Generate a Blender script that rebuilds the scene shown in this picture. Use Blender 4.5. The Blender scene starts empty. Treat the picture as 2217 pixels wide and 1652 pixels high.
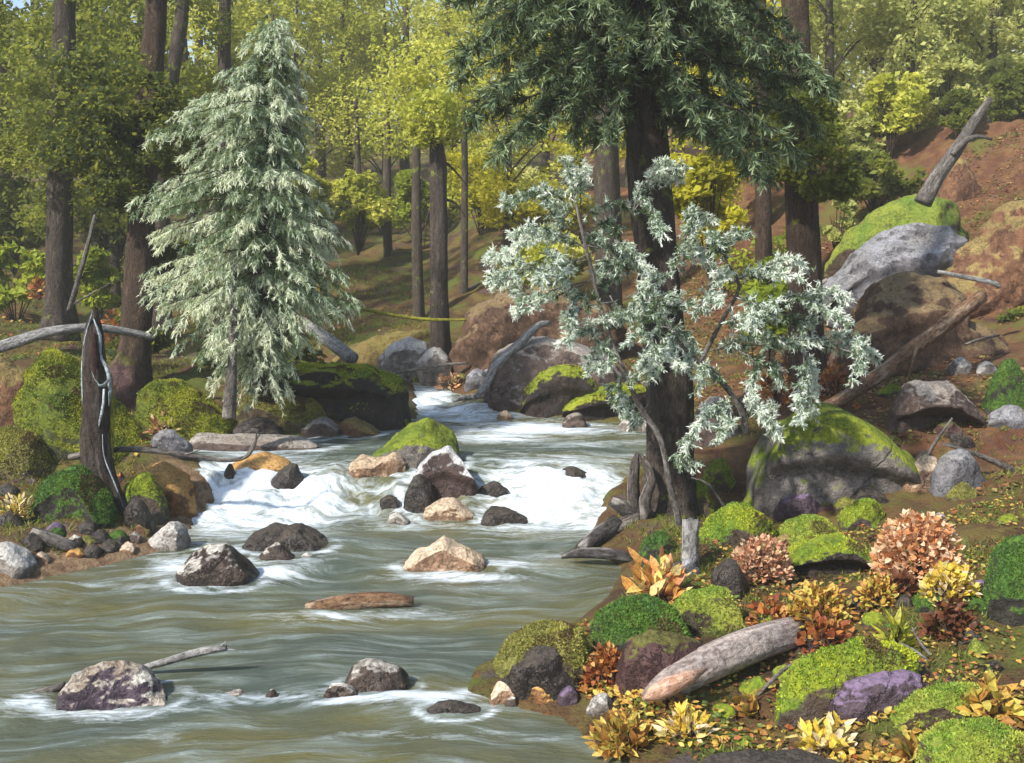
import bpy, math, random
import numpy as np
from mathutils import Vector

SC = bpy.context.scene
COL = SC.collection
# ------------------------------------------------------------------ camera
F, CX, CY, H = 2377.0, 1108.5, 826.0, 2.2
PITCH = math.atan((826 - 560) / F)
cam = bpy.data.objects.new('camera', bpy.data.cameras.new('camera'))
COL.objects.link(cam); SC.camera = cam
cam.location = (0, 0, H); cam.rotation_euler = (math.pi / 2 - PITCH, 0, 0)
cam.data.sensor_width = 36; cam.data.lens = 36 * F / 2217
cam.data.clip_start = 0.05; cam.data.clip_end = 2000
# ------------------------------------------------------------------ sky, sun, exposure
SUN_EL, SUN_AZ = math.radians(41), math.radians(226)      # azimuth clockwise from +Y: behind the viewer, to the left
w = bpy.data.worlds.new('World'); SC.world = w; w.use_nodes = True
nt = w.node_tree; bg = nt.nodes['Background']
sky = nt.nodes.new('ShaderNodeTexSky'); sky.sky_type = 'NISHITA'; sky.sun_disc = False
sky.sun_elevation = SUN_EL; sky.sun_rotation = SUN_AZ
nt.links.new(sky.outputs[0], bg.inputs[0]); bg.inputs[1].default_value = 0.15
sd = bpy.data.lights.new('sun', 'SUN'); sd.energy = 4.6; sd.angle = math.radians(2.5); sd.color = (1, .95, .86)
sun = bpy.data.objects.new('sun', sd); COL.objects.link(sun)
sdir = Vector((math.sin(SUN_AZ) * math.cos(SUN_EL), math.cos(SUN_AZ) * math.cos(SUN_EL), math.sin(SUN_EL)))
sun.rotation_euler = sdir.to_track_quat('Z', 'Y').to_euler()
SC.view_settings.view_transform = 'Standard'; SC.view_settings.look = 'None'
SC.view_settings.exposure = 0.6; SC.view_settings.gamma = 1
SC.render.engine = 'CYCLES'

rng = np.random.default_rng(11); random.seed(11)
# ------------------------------------------------------------------ helpers: space
def ray(px, py):
    u, v = (px - CX) / F, (CY - py) / F
    return np.array([u, v * math.sin(PITCH) + math.cos(PITCH), v * math.cos(PITCH) - math.sin(PITCH)])
def at(px, py, Y):
    d = ray(px, py); t = Y / d[1]
    return np.array([d[0] * t, Y, H + d[2] * t])
ZK = np.array([(-40, -.02), (9.0, 0), (9.25, .08), (9.62, .30), (9.95, .345), (12, .40), (14.5, .55), (17, .75), (22, 1.2), (30, 2.3), (40, 4.3), (60, 8), (100, 14), (600, 30)], float)
def zw(Y): return np.interp(Y, ZK[:, 0], ZK[:, 1])
def hit_water(px, py):
    d = ray(px, py); t = np.linspace(2, 60, 6000); z = H + d[2] * t - zw(d[1] * t)
    i = int(np.argmax(z <= 0)); return (d[0] * t[i], d[1] * t[i])
# stream outline (right bank, then left bank), traced where the water meets the banks
RB = [(1500, 1690), (1400, 1640), (1300, 1590), (1250, 1540), (1130, 1520), (1055, 1495), (1070, 1450), (1180, 1400), (1290, 1345), (1350, 1290), (1385, 1225),
      (1300, 1190), (1320, 1120), (1345, 1075), (1400, 1030), (1440, 960), (1420, 925), (1300, 905), (1130, 893), (1080, 872), (1010, 850), (962, 834)]
LB = [(878, 832), (884, 870), (888, 905), (800, 925), (700, 940), (600, 945), (480, 952), (330, 965), (300, 985), (410, 1000), (425, 1060), (395, 1110),
      (370, 1160), (330, 1190), (270, 1205), (150, 1225), (0, 1262)]
poly = [hit_water(*p) for p in RB] + [(-1.1, 15.6), (-3, 16.4), (-5.5, 16.8), (-5.5, 15.9), (-3, 15.4), (-1.75, 14.9)] + [hit_water(*p) for p in LB]
poly += [(-5.5, 7.2), (-9, 6.8), (-9, -8), (1.2, -8), (1.2, 3)]
POLY = np.array(poly)
def sdist(X, Y):
    X = np.asarray(X, float); Y = np.asarray(Y, float)
    d2 = np.full(X.shape, 1e9); ins = np.zeros(X.shape, bool); n = len(POLY)
    for i in range(n):
        a = POLY[i]; b = POLY[(i + 1) % n]; e = b - a; L = e @ e + 1e-12
        t = np.clip(((X - a[0]) * e[0] + (Y - a[1]) * e[1]) / L, 0, 1)
        d2 = np.minimum(d2, (X - a[0] - t * e[0]) ** 2 + (Y - a[1] - t * e[1]) ** 2)
        c = (a[1] > Y) != (b[1] > Y)
        xi = a[0] + (Y - a[1]) / (b[1] - a[1] + 1e-12) * e[0]
        ins ^= c & (X < xi)
    return np.where(ins, -1, 1) * np.sqrt(d2)
# ------------------------------------------------------------------ helpers: noise
def _hash(ix, iy, iz, s):
    n = (ix * 374761393 + iy * 668265263 + iz * 2147483647 + s * 974634777) & 0xffffffff
    n = ((n ^ (n >> 13)) * 1274126177) & 0xffffffff
    return ((n ^ (n >> 16)) & 0xffff) / 65535.0
def vnoise(p, s=0):
    i = np.floor(p).astype(np.int64); f = p - i; f = f * f * (3 - 2 * f); r = 0
    for dx in (0, 1):
        for dy in (0, 1):
            for dz in (0, 1):
                wgt = (f[:, 0] if dx else 1 - f[:, 0]) * (f[:, 1] if dy else 1 - f[:, 1]) * (f[:, 2] if dz else 1 - f[:, 2])
                r = r + wgt * _hash(i[:, 0] + dx, i[:, 1] + dy, i[:, 2] + dz, s)
    return r * 2 - 1
def fbm(p, sc, s=0, o=4, g=.5):
    r = 0; a = 1
    for k in range(o):
        r = r + a * vnoise(p * sc, s + k); a *= g; sc *= 2.03
    return r
def st(x, p=None): return np.stack([x, p, np.zeros_like(x)], 1)
def sm(x, a, b):
    t = np.clip((x - a) / (b - a), 0, 1); return t * t * (3 - 2 * t)
# ------------------------------------------------------------------ terrain height
def height(X, Y):
    X = np.asarray(X, float); Y = np.asarray(Y, float); d = sdist(X, Y)
    o = np.maximum(d, 0)
    xm = np.interp(Y, [-10, 5, 7, 9, 12, 15, 18, 600], [1, .4, .3, -.4, .2, -.6, -1.2, -1.2])
    right = np.minimum(.05 * o + .034 * np.minimum(o, 12) ** 2, 3.3)
    left = .10 * o + .006 * np.minimum(o, 20) ** 2
    k = sm(X - xm, -.8, .8)
    far = sm(Y, 19, 30)
    dr = np.maximum(X - 1.5, 0)
    rf = np.minimum(.05 * dr + .034 * np.minimum(dr, 12) ** 2, 3.1)
    side = (right * k + np.minimum(left, 3) * (1 - k)) * (1 - far) + far * (rf * .8 + .5)
    p = np.stack([X.ravel(), Y.ravel(), np.zeros(X.size)], 1)
    nz = (fbm(p, .9, 3, 3) * .10 + fbm(p, 4.5, 9, 2) * .028).reshape(X.shape)
    bank = np.where(d > 0, .05 + .10 * sm(d, 0, .35), .05 * np.exp(d * 3) - .35 * sm(-d, 0, .5))
    near = sm(Y, 6.6, 4.6) * k
    return zw(Y) + bank + side * (1 - .0 * near) + nz * sm(d, -.1, .5)
def surf(X, Y):
    return np.maximum(height(X, Y), zw(Y))
def ground(px, py):
    d = ray(px, py); t = np.concatenate([np.linspace(2.5, 22, 900), np.linspace(22, 120, 900)])
    z = H + d[2] * t - surf(d[0] * t, d[1] * t)
    i = int(np.argmax(z <= 0))
    if z[i] > 0: i = len(t) - 1
    return np.array([d[0] * t[i], d[1] * t[i], H + d[2] * t[i]])
# ------------------------------------------------------------------ helpers: objects
def tag(o, label=None, cat=None, group=None, kind=None):
    if label: o['label'] = label
    if cat: o['category'] = cat
    if group: o['group'] = group
    if kind: o['kind'] = kind
    return o
def empty(name, loc, label, cat, group=None):
    o = bpy.data.objects.new(name, None); COL.objects.link(o); o.location = tuple(loc); o.empty_display_size = .2
    return tag(o, label, cat, group)
def mesh(name, V, Fc, mat, parent=None, origin=None, attrs=None, smooth=True):
    """one mesh object from arrays; Fc is (n,3|4) or list of such arrays"""
    V = np.asarray(V, np.float32)
    o0 = np.array(origin if origin is not None else (parent.location if parent else (0, 0, 0)), np.float32)
    V = V - o0
    Fs = Fc if isinstance(Fc, list) else [Fc]; Fs = [np.asarray(f, np.int32) for f in Fs if len(f)]
    me = bpy.data.meshes.new(name)
    li = np.concatenate([f.ravel() for f in Fs]); tot = np.concatenate([np.full(len(f), f.shape[1], np.int32) for f in Fs])
    stt = np.concatenate([[0], np.cumsum(tot)[:-1]]).astype(np.int32)
    me.vertices.add(len(V)); me.vertices.foreach_set('co', V.ravel())
    me.loops.add(len(li)); me.loops.foreach_set('vertex_index', li)
    me.polygons.add(len(tot)); me.polygons.foreach_set('loop_start', stt)
    try: me.polygons.foreach_set('loop_total', tot)
    except Exception: pass
    if smooth: me.polygons.foreach_set('use_smooth', np.ones(len(tot), bool))
    me.update(calc_edges=True)
    for k, (ty, a) in (attrs or {}).items():
        at_ = me.attributes.new(k, ty, 'POINT')
        at_.data.foreach_set({'FLOAT': 'value', 'FLOAT_VECTOR': 'vector', 'FLOAT_COLOR': 'color'}[ty], np.asarray(a, np.float32).ravel())
    me.materials.append(mat)
    o = bpy.data.objects.new(name, me); COL.objects.link(o)
    if parent: o.parent = parent
    else: o.location = tuple(float(v) for v in o0)
    return o
def grid_faces(nx, ny):
    i = np.arange(ny - 1)[:, None] * nx + np.arange(nx - 1)[None, :]; i = i.ravel()
    return np.stack([i, i + 1, i + nx + 1, i + nx], 1)
# ------------------------------------------------------------------ helpers: materials
class NT:
    def __init__(s, name):
        s.m = bpy.data.materials.new(name); s.m.use_nodes = True; s.t = s.m.node_tree; s.b = s.t.nodes['Principled BSDF']; s.out = s.t.nodes['Material Output']
    def n(s, ty, ins=None, **kw):
        nd = s.t.nodes.new(ty)
        for k, v in kw.items(): setattr(nd, k, v)
        for k, v in (ins or {}).items(): s.set(nd, k, v)
        return nd
    def set(s, nd, k, v):
        if hasattr(v, 'is_output') : s.t.links.new(v, nd.inputs[k])
        else: nd.inputs[k].default_value = v
    def noise(s, vec, scale, detail=4, rough=.55, dist=0):
        return s.n('ShaderNodeTexNoise', {'Vector': vec, 'Scale': scale, 'Detail': detail, 'Roughness': rough, 'Distortion': dist}).outputs[0]
    def ramp(s, fac, stops):
        nd = s.n('ShaderNodeValToRGB', {0: fac}); r = nd.color_ramp
        while len(r.elements) < len(stops): r.elements.new(.5)
        for e, (p, c) in zip(r.elements, stops):
            e.position = p; e.color = (c, c, c, 1) if not hasattr(c, '__len__') else (*c[:3], 1)
        return nd.outputs[0]
    def mix(s, f, a, b, mode='MIX'):
        nd = s.n('ShaderNodeMix', data_type='RGBA', blend_type=mode)
        s.set(nd, 0, f); s.set(nd, 6, a if hasattr(a, 'is_output') else (*a, 1)); s.set(nd, 7, b if hasattr(b, 'is_output') else (*b, 1))
        return nd.outputs[2]
    def math(s, op, a, b=0.0, c=None):
        nd = s.n('ShaderNodeMath', operation=op); s.set(nd, 0, a); s.set(nd, 1, b)
        if c is not None: s.set(nd, 2, c)
        return nd.outputs[0]
    def mapv(s, vec, scale=(1, 1, 1), loc=(0, 0, 0)):
        return s.n('ShaderNodeMapping', {'Vector': vec, 'Scale': scale, 'Location': loc}).outputs[0]
    def bump(s, h, strength=.5, dist=.02, nrm=None):
        nd = s.n('ShaderNodeBump', {'Height': h, 'Strength': strength, 'Distance': dist})
        if nrm is not None: s.set(nd, 'Normal', nrm)
        return nd.outputs[0]
MATS = {}
def rockmat(kind):
    """rock colours a,b ; upward-face colours c,d ; amount 0..1 ; gloss"""
    if kind in MATS: return MATS[kind]
    a, b, c, d, amt, gl = ROCKS[kind]
    M = NT('rock_' + kind)
    tc = M.n('ShaderNodeTexCoord').outputs['Object']; rnd = M.n('ShaderNodeObjectInfo').outputs['Random']
    off = M.n('ShaderNodeVectorMath', {0: tc, 1: M.n('ShaderNodeCombineXYZ', {0: M.math('MULTIPLY', rnd, 37.), 1: M.math('MULTIPLY', rnd, 19.), 2: rnd}).outputs[0]}, operation='ADD').outputs[0]
    n1 = M.noise(off, 3.2, 5, .6); n2 = M.noise(off, 13, 6, .65); n3 = M.noise(off, 70, 3, .6)
    base = M.mix(M.ramp(n1, [(.35, 0), (.65, 1)]), a, b)
    base = M.mix(M.ramp(n2, [(.45, 0), (.75, .7)]), base, tuple(min(1, x * 1.9 + .02) for x in b))
    base = M.mix(M.ramp(n3, [(.3, .55), (.5, 0)]), base, tuple(x * .35 for x in a))
    wv_ = M.n('ShaderNodeVectorMath', {0: off, 1: M.n('ShaderNodeCombineXYZ', {0: n1, 1: n2, 2: n1}).outputs[0]}, operation='ADD').outputs[0]
    vor = M.n('ShaderNodeTexVoronoi', {'Vector': wv_, 'Scale': 2.6}, feature='DISTANCE_TO_EDGE').outputs[0]
    crk = M.ramp(vor, [(0, 1), (.025, 0)])
    base = M.mix(M.math('MULTIPLY', crk, .55), base, tuple(x * .3 for x in a))
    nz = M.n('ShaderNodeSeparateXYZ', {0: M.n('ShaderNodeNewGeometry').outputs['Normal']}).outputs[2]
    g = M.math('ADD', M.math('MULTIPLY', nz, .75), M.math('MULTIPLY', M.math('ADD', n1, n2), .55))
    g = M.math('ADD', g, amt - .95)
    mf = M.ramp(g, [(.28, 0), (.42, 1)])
    n4 = M.math('ADD', M.math('MULTIPLY', M.noise(off, 1.9, 4, .6), .7), M.math('MULTIPLY', M.noise(off, 8, 5, .7), .3)); n5 = M.noise(off, 45, 3, .7)
    moss = M.mix(M.ramp(n4, [(.36, 0), (.62, 1)]), c, d)  # moss on mossy kinds; on bare kinds the painted highlight of upward faces
    moss = M.mix(M.ramp(n5, [(.35, .6), (.55, 0)]), moss, tuple(x * .35 for x in c))
    moss = M.mix(M.ramp(n5, [(.6, 0), (.75, .5)]), moss, tuple(min(1, x * 1.6) for x in d))
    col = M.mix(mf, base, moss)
    M.set(M.b, 'Base Color', col)
    ro = M.n('ShaderNodeMix', data_type='FLOAT'); M.set(ro, 0, mf); M.set(ro, 2, gl); M.set(ro, 3, .9)
    M.set(M.b, 'Roughness', ro.outputs[0]); M.set(M.b, 'Specular IOR Level', .35)
    h = M.math('SUBTRACT', M.math('ADD', M.math('MULTIPLY', n2, .8), M.math('MULTIPLY', n3, .3)), M.math('MULTIPLY', crk, .5))
    M.set(M.b, 'Normal', M.bump(n5, .5, .02, M.bump(h, .8, .035)))
    MATS[kind] = M.m; return M.m
MY, MG, MD, ML = (.27, .30, .014), (.085, .16, .016), (.045, .085, .02), (.31, .36, .04)
BR, DK, GY, PL = (.085, .055, .035), (.018, .014, .013), (.20, .19, .175), (.55, .52, .48)
ROCKS = {
    'moss':     (BR, (.06, .05, .04), MG, MY, .62, .7),
    'mossy_all': ((.06, .06, .03), (.05, .06, .02), (.06, .10, .012), (.25, .26, .02), .84, .8),
    'moss_deep': ((.045, .04, .03), DK, (.025, .075, .012), (.085, .16, .018), .70, .75),
    'moss_cap': (DK, (.03, .017, .012), (.11, .18, .012), (.29, .31, .02), .44, .6),
    'moss_light': ((.06, .05, .03), BR, (.10, .18, .018), (.27, .29, .04), .66, .8),
    'moss_olive': ((.09, .075, .04), BR, (.12, .12, .03), (.22, .21, .04), .62, .8),
    'grey_moss': ((.085, .07, .06), (.17, .15, .135), (.10, .16, .014), (.27, .30, .02), .46, .75),
    'grey':     ((.06, .052, .052), (.14, .135, .145), GY, (.32, .32, .35), .30, .6),
    'grey_brown': ((.055, .035, .028), (.11, .075, .06), (.24, .19, .15), (.42, .38, .34), .28, .6),
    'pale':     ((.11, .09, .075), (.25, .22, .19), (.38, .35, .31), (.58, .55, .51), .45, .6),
    'white_top': ((.035, .018, .014), (.06, .035, .03), (.42, .41, .41), (.75, .74, .74), .42, .45),  # lit top painted in: near-white on upward faces, dark below
    'dark':     (DK, (.035, .026, .02), (.045, .036, .03), (.09, .072, .055), .24, .3),
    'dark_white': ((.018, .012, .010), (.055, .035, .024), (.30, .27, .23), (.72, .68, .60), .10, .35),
    'tan':      ((.11, .055, .025), (.33, .20, .12), (.45, .32, .20), (.66, .52, .38), .50, .6),
    'orange':   ((.10, .045, .015), (.24, .11, .035), (.42, .22, .06), (.58, .34, .12), .55, .65),
    'purple':   ((.035, .022, .026), (.065, .042, .055), (.12, .08, .13), (.24, .17, .26), .30, .55),
    'purple_white': ((.030, .020, .026), (.075, .048, .068), (.26, .19, .13), (.66, .63, .56), .36, .45),
    'earth':    ((.06, .032, .02), (.12, .065, .036), (.16, .11, .05), (.26, .18, .09), .3, .8),
    'maroon':   ((.04, .016, .014), (.085, .04, .035), (.10, .08, .02), (.14, .14, .03), .25, .6),
    'ochre':    ((.10, .055, .025), (.15, .09, .04), (.17, .115, .035), (.23, .19, .05), .50, .8),
    'rust':     ((.10, .045, .025), (.18, .085, .04), (.20, .14, .05), (.30, .22, .08), .40, .8),
}
def woodmat(name, a, b, c, lich=.0, rough=.85, rs=(6, 90)):
    """fibrous bark or bare wood, streaked along the length (tuv = length, angle, radius)"""
    if name in MATS: return MATS[name]
    M = NT(name); uv = M.n('ShaderNodeAttribute', attribute_name='tuv').outputs['Vector']
    v = M.mapv(uv, (rs[0], 1, 1)); n1 = M.noise(v, 3.2, 6, .65, .3)
    v2 = M.mapv(uv, (2.0, .6, 1)); n2 = M.noise(v2, 1.7, 5, .6)
    tc = M.n('ShaderNodeTexCoord').outputs['Object']; n3 = M.noise(tc, 40, 4, .7)
    col = M.mix(M.ramp(n1, [(.36, 0), (.62, 1)]), a, b); col = M.mix(M.ramp(n2, [(.5, 0), (.72, .85)]), col, c)
    col = M.mix(M.ramp(n3, [(.3, .7), (.48, 0)]), col, tuple(x * .3 for x in a))
    if lich: col = M.mix(M.ramp(M.noise(tc, 6, 5, .7), [(.66 - lich, 0), (.72 - lich, .8)]), col, (.16, .20, .03))
    M.set(M.b, 'Base Color', col); M.set(M.b, 'Roughness', rough); M.set(M.b, 'Specular IOR Level', .25)
    M.set(M.b, 'Normal', M.bump(M.math('ADD', n1, M.math('MULTIPLY', n3, .4)), .9, .03)); MATS[name] = M.m; return M.m
def leafmat(name, stops, transl=.45, rough=.6):
    """leaf colour by the leaf's own tint attribute"""
    if name in MATS: return MATS[name]
    M = NT(name); t = M.n('ShaderNodeAttribute', attribute_name='tint').outputs['Fac']
    col = M.ramp(t, stops); M.set(M.b, 'Base Color', col); M.set(M.b, 'Roughness', rough); M.set(M.b, 'Specular IOR Level', .25)
    tr = M.n('ShaderNodeBsdfTranslucent', {'Color': M.mix(.5, col, (.55, .55, .08), 'MIX')})
    mx = M.n('ShaderNodeMixShader', {0: transl, 1: M.b.outputs[0], 2: tr.outputs[0]})
    M.t.links.new(mx.outputs[0], M.out.inputs[0]); MATS[name] = M.m; return M.m
def leafcol(name, transl=.3):
    """leaf colour straight from the leaf's own colour attribute"""
    if name in MATS: return MATS[name]
    M = NT(name); c = M.n('ShaderNodeAttribute', attribute_name='lcol').outputs['Color']
    tc = M.n('ShaderNodeTexCoord').outputs['Object']
    c2 = M.mix(M.ramp(M.noise(tc, 60, 3, .6), [(.35, .5), (.6, 0)]), c, (.06, .03, .01))
    M.set(M.b, 'Base Color', c2); M.set(M.b, 'Roughness', .6)
    tr = M.n('ShaderNodeBsdfTranslucent', {'Color': c2}); mx = M.n('ShaderNodeMixShader', {0: transl, 1: M.b.outputs[0], 2: tr.outputs[0]})
    M.t.links.new(mx.outputs[0], M.out.inputs[0]); MATS[name] = M.m; return M.m
# ------------------------------------------------------------------ the ground
def axis(parts):
    r = []
    for a, b, n in parts: r += list(np.linspace(a, b, n, endpoint=False))
    return np.array(r + [parts[-1][1]])
gx = axis([(-95, -40, 8), (-40, -9, 50), (-9, 9, 330), (9, 40, 50), (40, 95, 8)])
gy = axis([(-25, 3, 20), (3, 17, 290), (17, 45, 130), (45, 120, 40)])
GX, GY_ = np.meshgrid(gx, gy); gz = height(GX, GY_); gsd = sdist(GX, GY_)
def groundmat():
    M = NT('forest_floor'); tc = M.n('ShaderNodeTexCoord').outputs['Object']
    n1 = M.noise(tc, .9, 5, .6); n2 = M.noise(tc, 3.7, 6, .65); n3 = M.noise(tc, 14, 6, .7); n4 = M.noise(M.mapv(tc, (1, 1, 1), (7, 3, 5)), 1.6, 5, .6)
    n5 = M.noise(tc, 60, 4, .7)
    c = M.mix(M.ramp(n1, [(.38, 0), (.6, 1)]), (.065, .038, .022), (.15, .085, .038))
    c = M.mix(M.ramp(n2, [(.46, 0), (.60, .85)]), c, (.19, .145, .04))
    c = M.mix(M.ramp(n4, [(.50, 0), (.60, .85)]), c, (.12, .15, .025))
    c = M.mix(M.ramp(n3, [(.60, 0), (.68, .8)]), c, (.26, .085, .025))
    c = M.mix(M.ramp(M.noise(M.mapv(tc, (1, 1, 1), (1, 9, 5)), 2.6, 4, .6), [(.60, 0), (.66, .7)]), c, (.11, .075, .10))
    c = M.mix(M.ramp(n5, [(.3, .75), (.5, 0)]), c, (.018, .012, .008))
    sx = M.n('ShaderNodeSeparateXYZ', {0: tc}).outputs; rm = M.math('MULTIPLY', M.ramp(M.math('MULTIPLY', sx[0], .25), [(.25, 0), (.6, 1)]), M.ramp(M.math('MULTIPLY', sx[1], .05), [(.36, 0), (.44, 1)]))
    red = M.mix(M.ramp(n2, [(.40, 0), (.62, 1)]), (.13, .048, .024), (.24, .115, .055)); red = M.mix(M.ramp(n3, [(.5, 0), (.62, .7)]), red, (.10, .06, .06)); red = M.mix(M.ramp(n1, [(.56, 0), (.64, .8)]), red, (.13, .15, .03))
    c = M.mix(M.math('MULTIPLY', rm, .8), c, red)
    e = M.n('ShaderNodeAttribute', attribute_name='edge').outputs['Fac']
    sand = M.mix(M.ramp(n3, [(.4, 0), (.65, 1)]), (.17, .10, .055), (.36, .25, .15))
    c = M.mix(e, c, sand)
    M.set(M.b, 'Base Color', c); M.set(M.b, 'Roughness', .9); M.set(M.b, 'Specular IOR Level', .2)
    M.set(M.b, 'Normal', M.bump(M.math('ADD', n3, M.math('MULTIPLY', n5, .5)), .9, .06)); return M.m
edge = (1 - sm(gsd, .12, .45)) * (1 - sm(GX, -1.5, -1.0)) * sm(GY_, 5, 6.5) * (1 - sm(GY_, 9.5, 10))
g = mesh('forest_floor', np.stack([GX, GY_, gz], -1).reshape(-1, 3), grid_faces(len(gx), len(gy)), groundmat(), attrs={'edge': ('FLOAT', edge.ravel())})
tag(g, kind='structure')
# ------------------------------------------------------------------ rocks
def ico(n):
    import bmesh
    b = bmesh.new(); bmesh.ops.create_icosphere(b, subdivisions=n, radius=1)
    V = np.array([v.co for v in b.verts]); Fc = np.array([[v.index for v in f.verts] for f in b.faces]); b.free(); return V, Fc
ICO = {n: ico(n) for n in (4, 5, 6)}
WET = []          # rocks standing in the stream (for the foam round them)
def rock(name, label, top, base, kind, cat='rock', dr=.75, Y=None, facet=5, rough=.07, under=0, group=None, wet=False, seed=None, blunt=.5, res=None, sink=.25, keepY=False, sq=1.):
    r = np.random.default_rng(seed if seed is not None else int(top[0][0] * 7 + base * 13) % 99991)
    top = sorted(top); xs = np.array([p[0] for p in top], float); ys = np.array([p[1] for p in top], float)
    x0, x1 = xs[0], xs[-1]; mx = (x0 + x1) / 2
    if Y is None: Y = ground(mx, base)[1]
    hw = (x1 - x0) / 2 * Y / F; b = hw * dr; Yc = Y + b * .7; hw = (x1 - x0) / 2 * Yc / F
    ztop = np.array([at(x, y, Yc)[2] for x, y in zip(xs, ys)])
    zg = float(surf(np.array([at(mx, base, Y)[0]]), np.array([Y]))[0])
    if at(mx, base, Y)[2] < zg - .12 and not keepY: return rock(name, label, top, base, kind, cat, dr, ground(mx, base)[1], facet, rough, under, group, wet, seed, blunt, res, sink, True, sq)
    zb = at(mx, base, Y)[2]; c = at(mx, base, Yc); c[2] = zb
    big = (x1 - x0)
    V, Fc = ICO[res or (6 if big > 170 else 5 if big > 60 else 4)]; v = V.copy()
    for k in range(facet):
        n = r.normal(size=3); n[2] = abs(n[2]) * .5 if k % 3 else -abs(n[2]) * .3; n /= np.linalg.norm(n); dd = r.uniform(.66, .9)
        v = v - np.maximum(0, v @ n - dd)[:, None] * n * .85
    x = np.clip(v[:, 0], -1, 1); ra = np.sqrt(np.maximum(1 - x * x, 1e-4)); rr = np.maximum(ra, .12)
    yy = np.clip(v[:, 1] / rr, -1, 1); zz = np.clip(v[:, 2] / rr, -1, 1)
    q = np.minimum(1, ra * 1.15) ** blunt
    prof = np.interp(mx + x * (x1 - x0) / 2, xs, np.maximum(ztop - zb, .01)) * np.minimum(1, ra * 3) ** .5
    below = -(hw * sink + .10) if sink < 0 else -max(hw * sink + .10, zb - min(zg, float(surf(np.array([c[0]]), np.array([c[1]]))[0])) + .12)
    zc = np.where(zz > 0, np.abs(zz) ** (.85 * sq) * prof, -np.abs(zz) * -below * q)
    yc = np.sign(yy) * np.abs(yy) ** (.9 * sq) * b * q
    if under:
        lo = 1 - sm(zc / (prof + 1e-3), .35, .62); yc = yc + np.where(yy < 0, 1, 0) * lo * under * b * np.abs(yy)
    P = np.stack([x * hw, yc, zc], 1)
    s = r.integers(1, 9999); nn = V * 1.0
    nn = nn / np.linalg.norm(nn, axis=1)[:, None]
    dsp = fbm(P / hw + 50, 1.5, s, 3, .5) * rough * 1.1 + fbm(P / hw + 50, 6, s + 9, 3, .55) * rough * .35
    P = P + nn * (dsp * hw)[:, None] * np.array([1, 1, .8])
    if wet: WET.append((c[0], c[1], hw, b, min(1, big / 90)))
    kw = {}
    if wet: group = group or 'rocks standing in the stream'
    o = mesh(name, P + c, Fc, rockmat(kind), origin=c)
    if kind in ('moss', 'mossy_all', 'moss_deep', 'moss_cap', 'moss_light', 'moss_olive') and hw > .12 and Y < 13.5: fuzz(o, P, Fc, kind, r, hw)
    return tag(o, label, cat, group)
def fuzz(o, P, Fc, kind, r, hw):
    a, b_, c_ = P[Fc[:, 0]], P[Fc[:, 1]], P[Fc[:, 2]]; nr = np.cross(b_ - a, c_ - a); ar = np.linalg.norm(nr, axis=1) / 2; nr = nr / (ar[:, None] * 2 + 1e-9)
    pr = ar * (np.clip(nr[:, 2] - {'moss_cap': .35, 'moss': .15}.get(kind, -.05), 0, 1)) * (nr[:, 1] < .6); n = int(min(26000, pr.sum() * 34000))
    f = r.choice(len(Fc), n, p=pr / pr.sum()); u = r.random((n, 2)); fl = u.sum(1) > 1; u[fl] = 1 - u[fl]
    p = a[f] + (b_[f] - a[f]) * u[:, :1] + (c_[f] - a[f]) * u[:, 1:]; k = fbm(p + 60, 5, 3, 3); ok = k > -.6 if kind != 'moss_cap' else k > -.15; p, n_, k = p[ok], nr[f][ok], k[ok]; m = len(p)
    d = n_ * .7 + r.normal(size=(m, 3)) * .55 + np.array([0, 0, .25]); d /= np.linalg.norm(d, axis=1)[:, None]; s_ = np.cross(d, r.normal(size=(m, 3))); s_ /= np.linalg.norm(s_, axis=1)[:, None] + 1e-9
    L = (.008 + .009 * r.random(m))[:, None] * min(1.4, .7 + hw); V = np.stack([p - s_ * L * .33, p + s_ * L * .33, p + d * L], 1).reshape(-1, 3)
    cc, dd = np.array(ROCKS[kind][2]), np.array(ROCKS[kind][3]); t = np.clip(k * .9 + .5 + r.normal(size=m) * .22, 0, 1)[:, None]; col = (cc * (1 - t) + dd * t) * r.uniform(1.5, 2.6, m)[:, None]
    bn = (r.random(m) < .05) | (fbm(p + 20, 7, 8, 2) > .42); col[bn] = np.array([.16, .11, .035]) * r.uniform(.5, 1.4, bn.sum())[:, None]; col = np.concatenate([np.repeat(col, 3, 0), np.ones((m * 3, 1))], 1)
    o0 = np.array(o.location); q = mesh('moss', V + o0, np.arange(m * 3).reshape(-1, 3), leafcol('autumn_leaf'), origin=o0, attrs={'lcol': ('FLOAT_COLOR', col)}, smooth=False); q.location = (0, 0, 0); q.parent = o
def B(x0, x1, y0, y1, skew=0, sh=.62):
    """plain hump outline from a box: skew moves the peak, sh is shoulder height"""
    w_, h_ = x1 - x0, y1 - y0; m = (x0 + x1) / 2 + skew * w_ / 2
    return [(x0, y1 - h_ * .25), (x0 + (m - x0) * .35, y1 - h_ * sh - h_ * .05), (m - .1 * w_, y1 - h_ * .96), (m, y0), (m + .14 * w_, y1 - h_ * .95), (m + (x1 - m) * .65, y1 - h_ * sh), (x1, y1 - h_ * .22)]
g1, g2, g3 = 'boulders along the left bank', 'boulders along the right bank', 'rocks standing in the stream'
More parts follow.
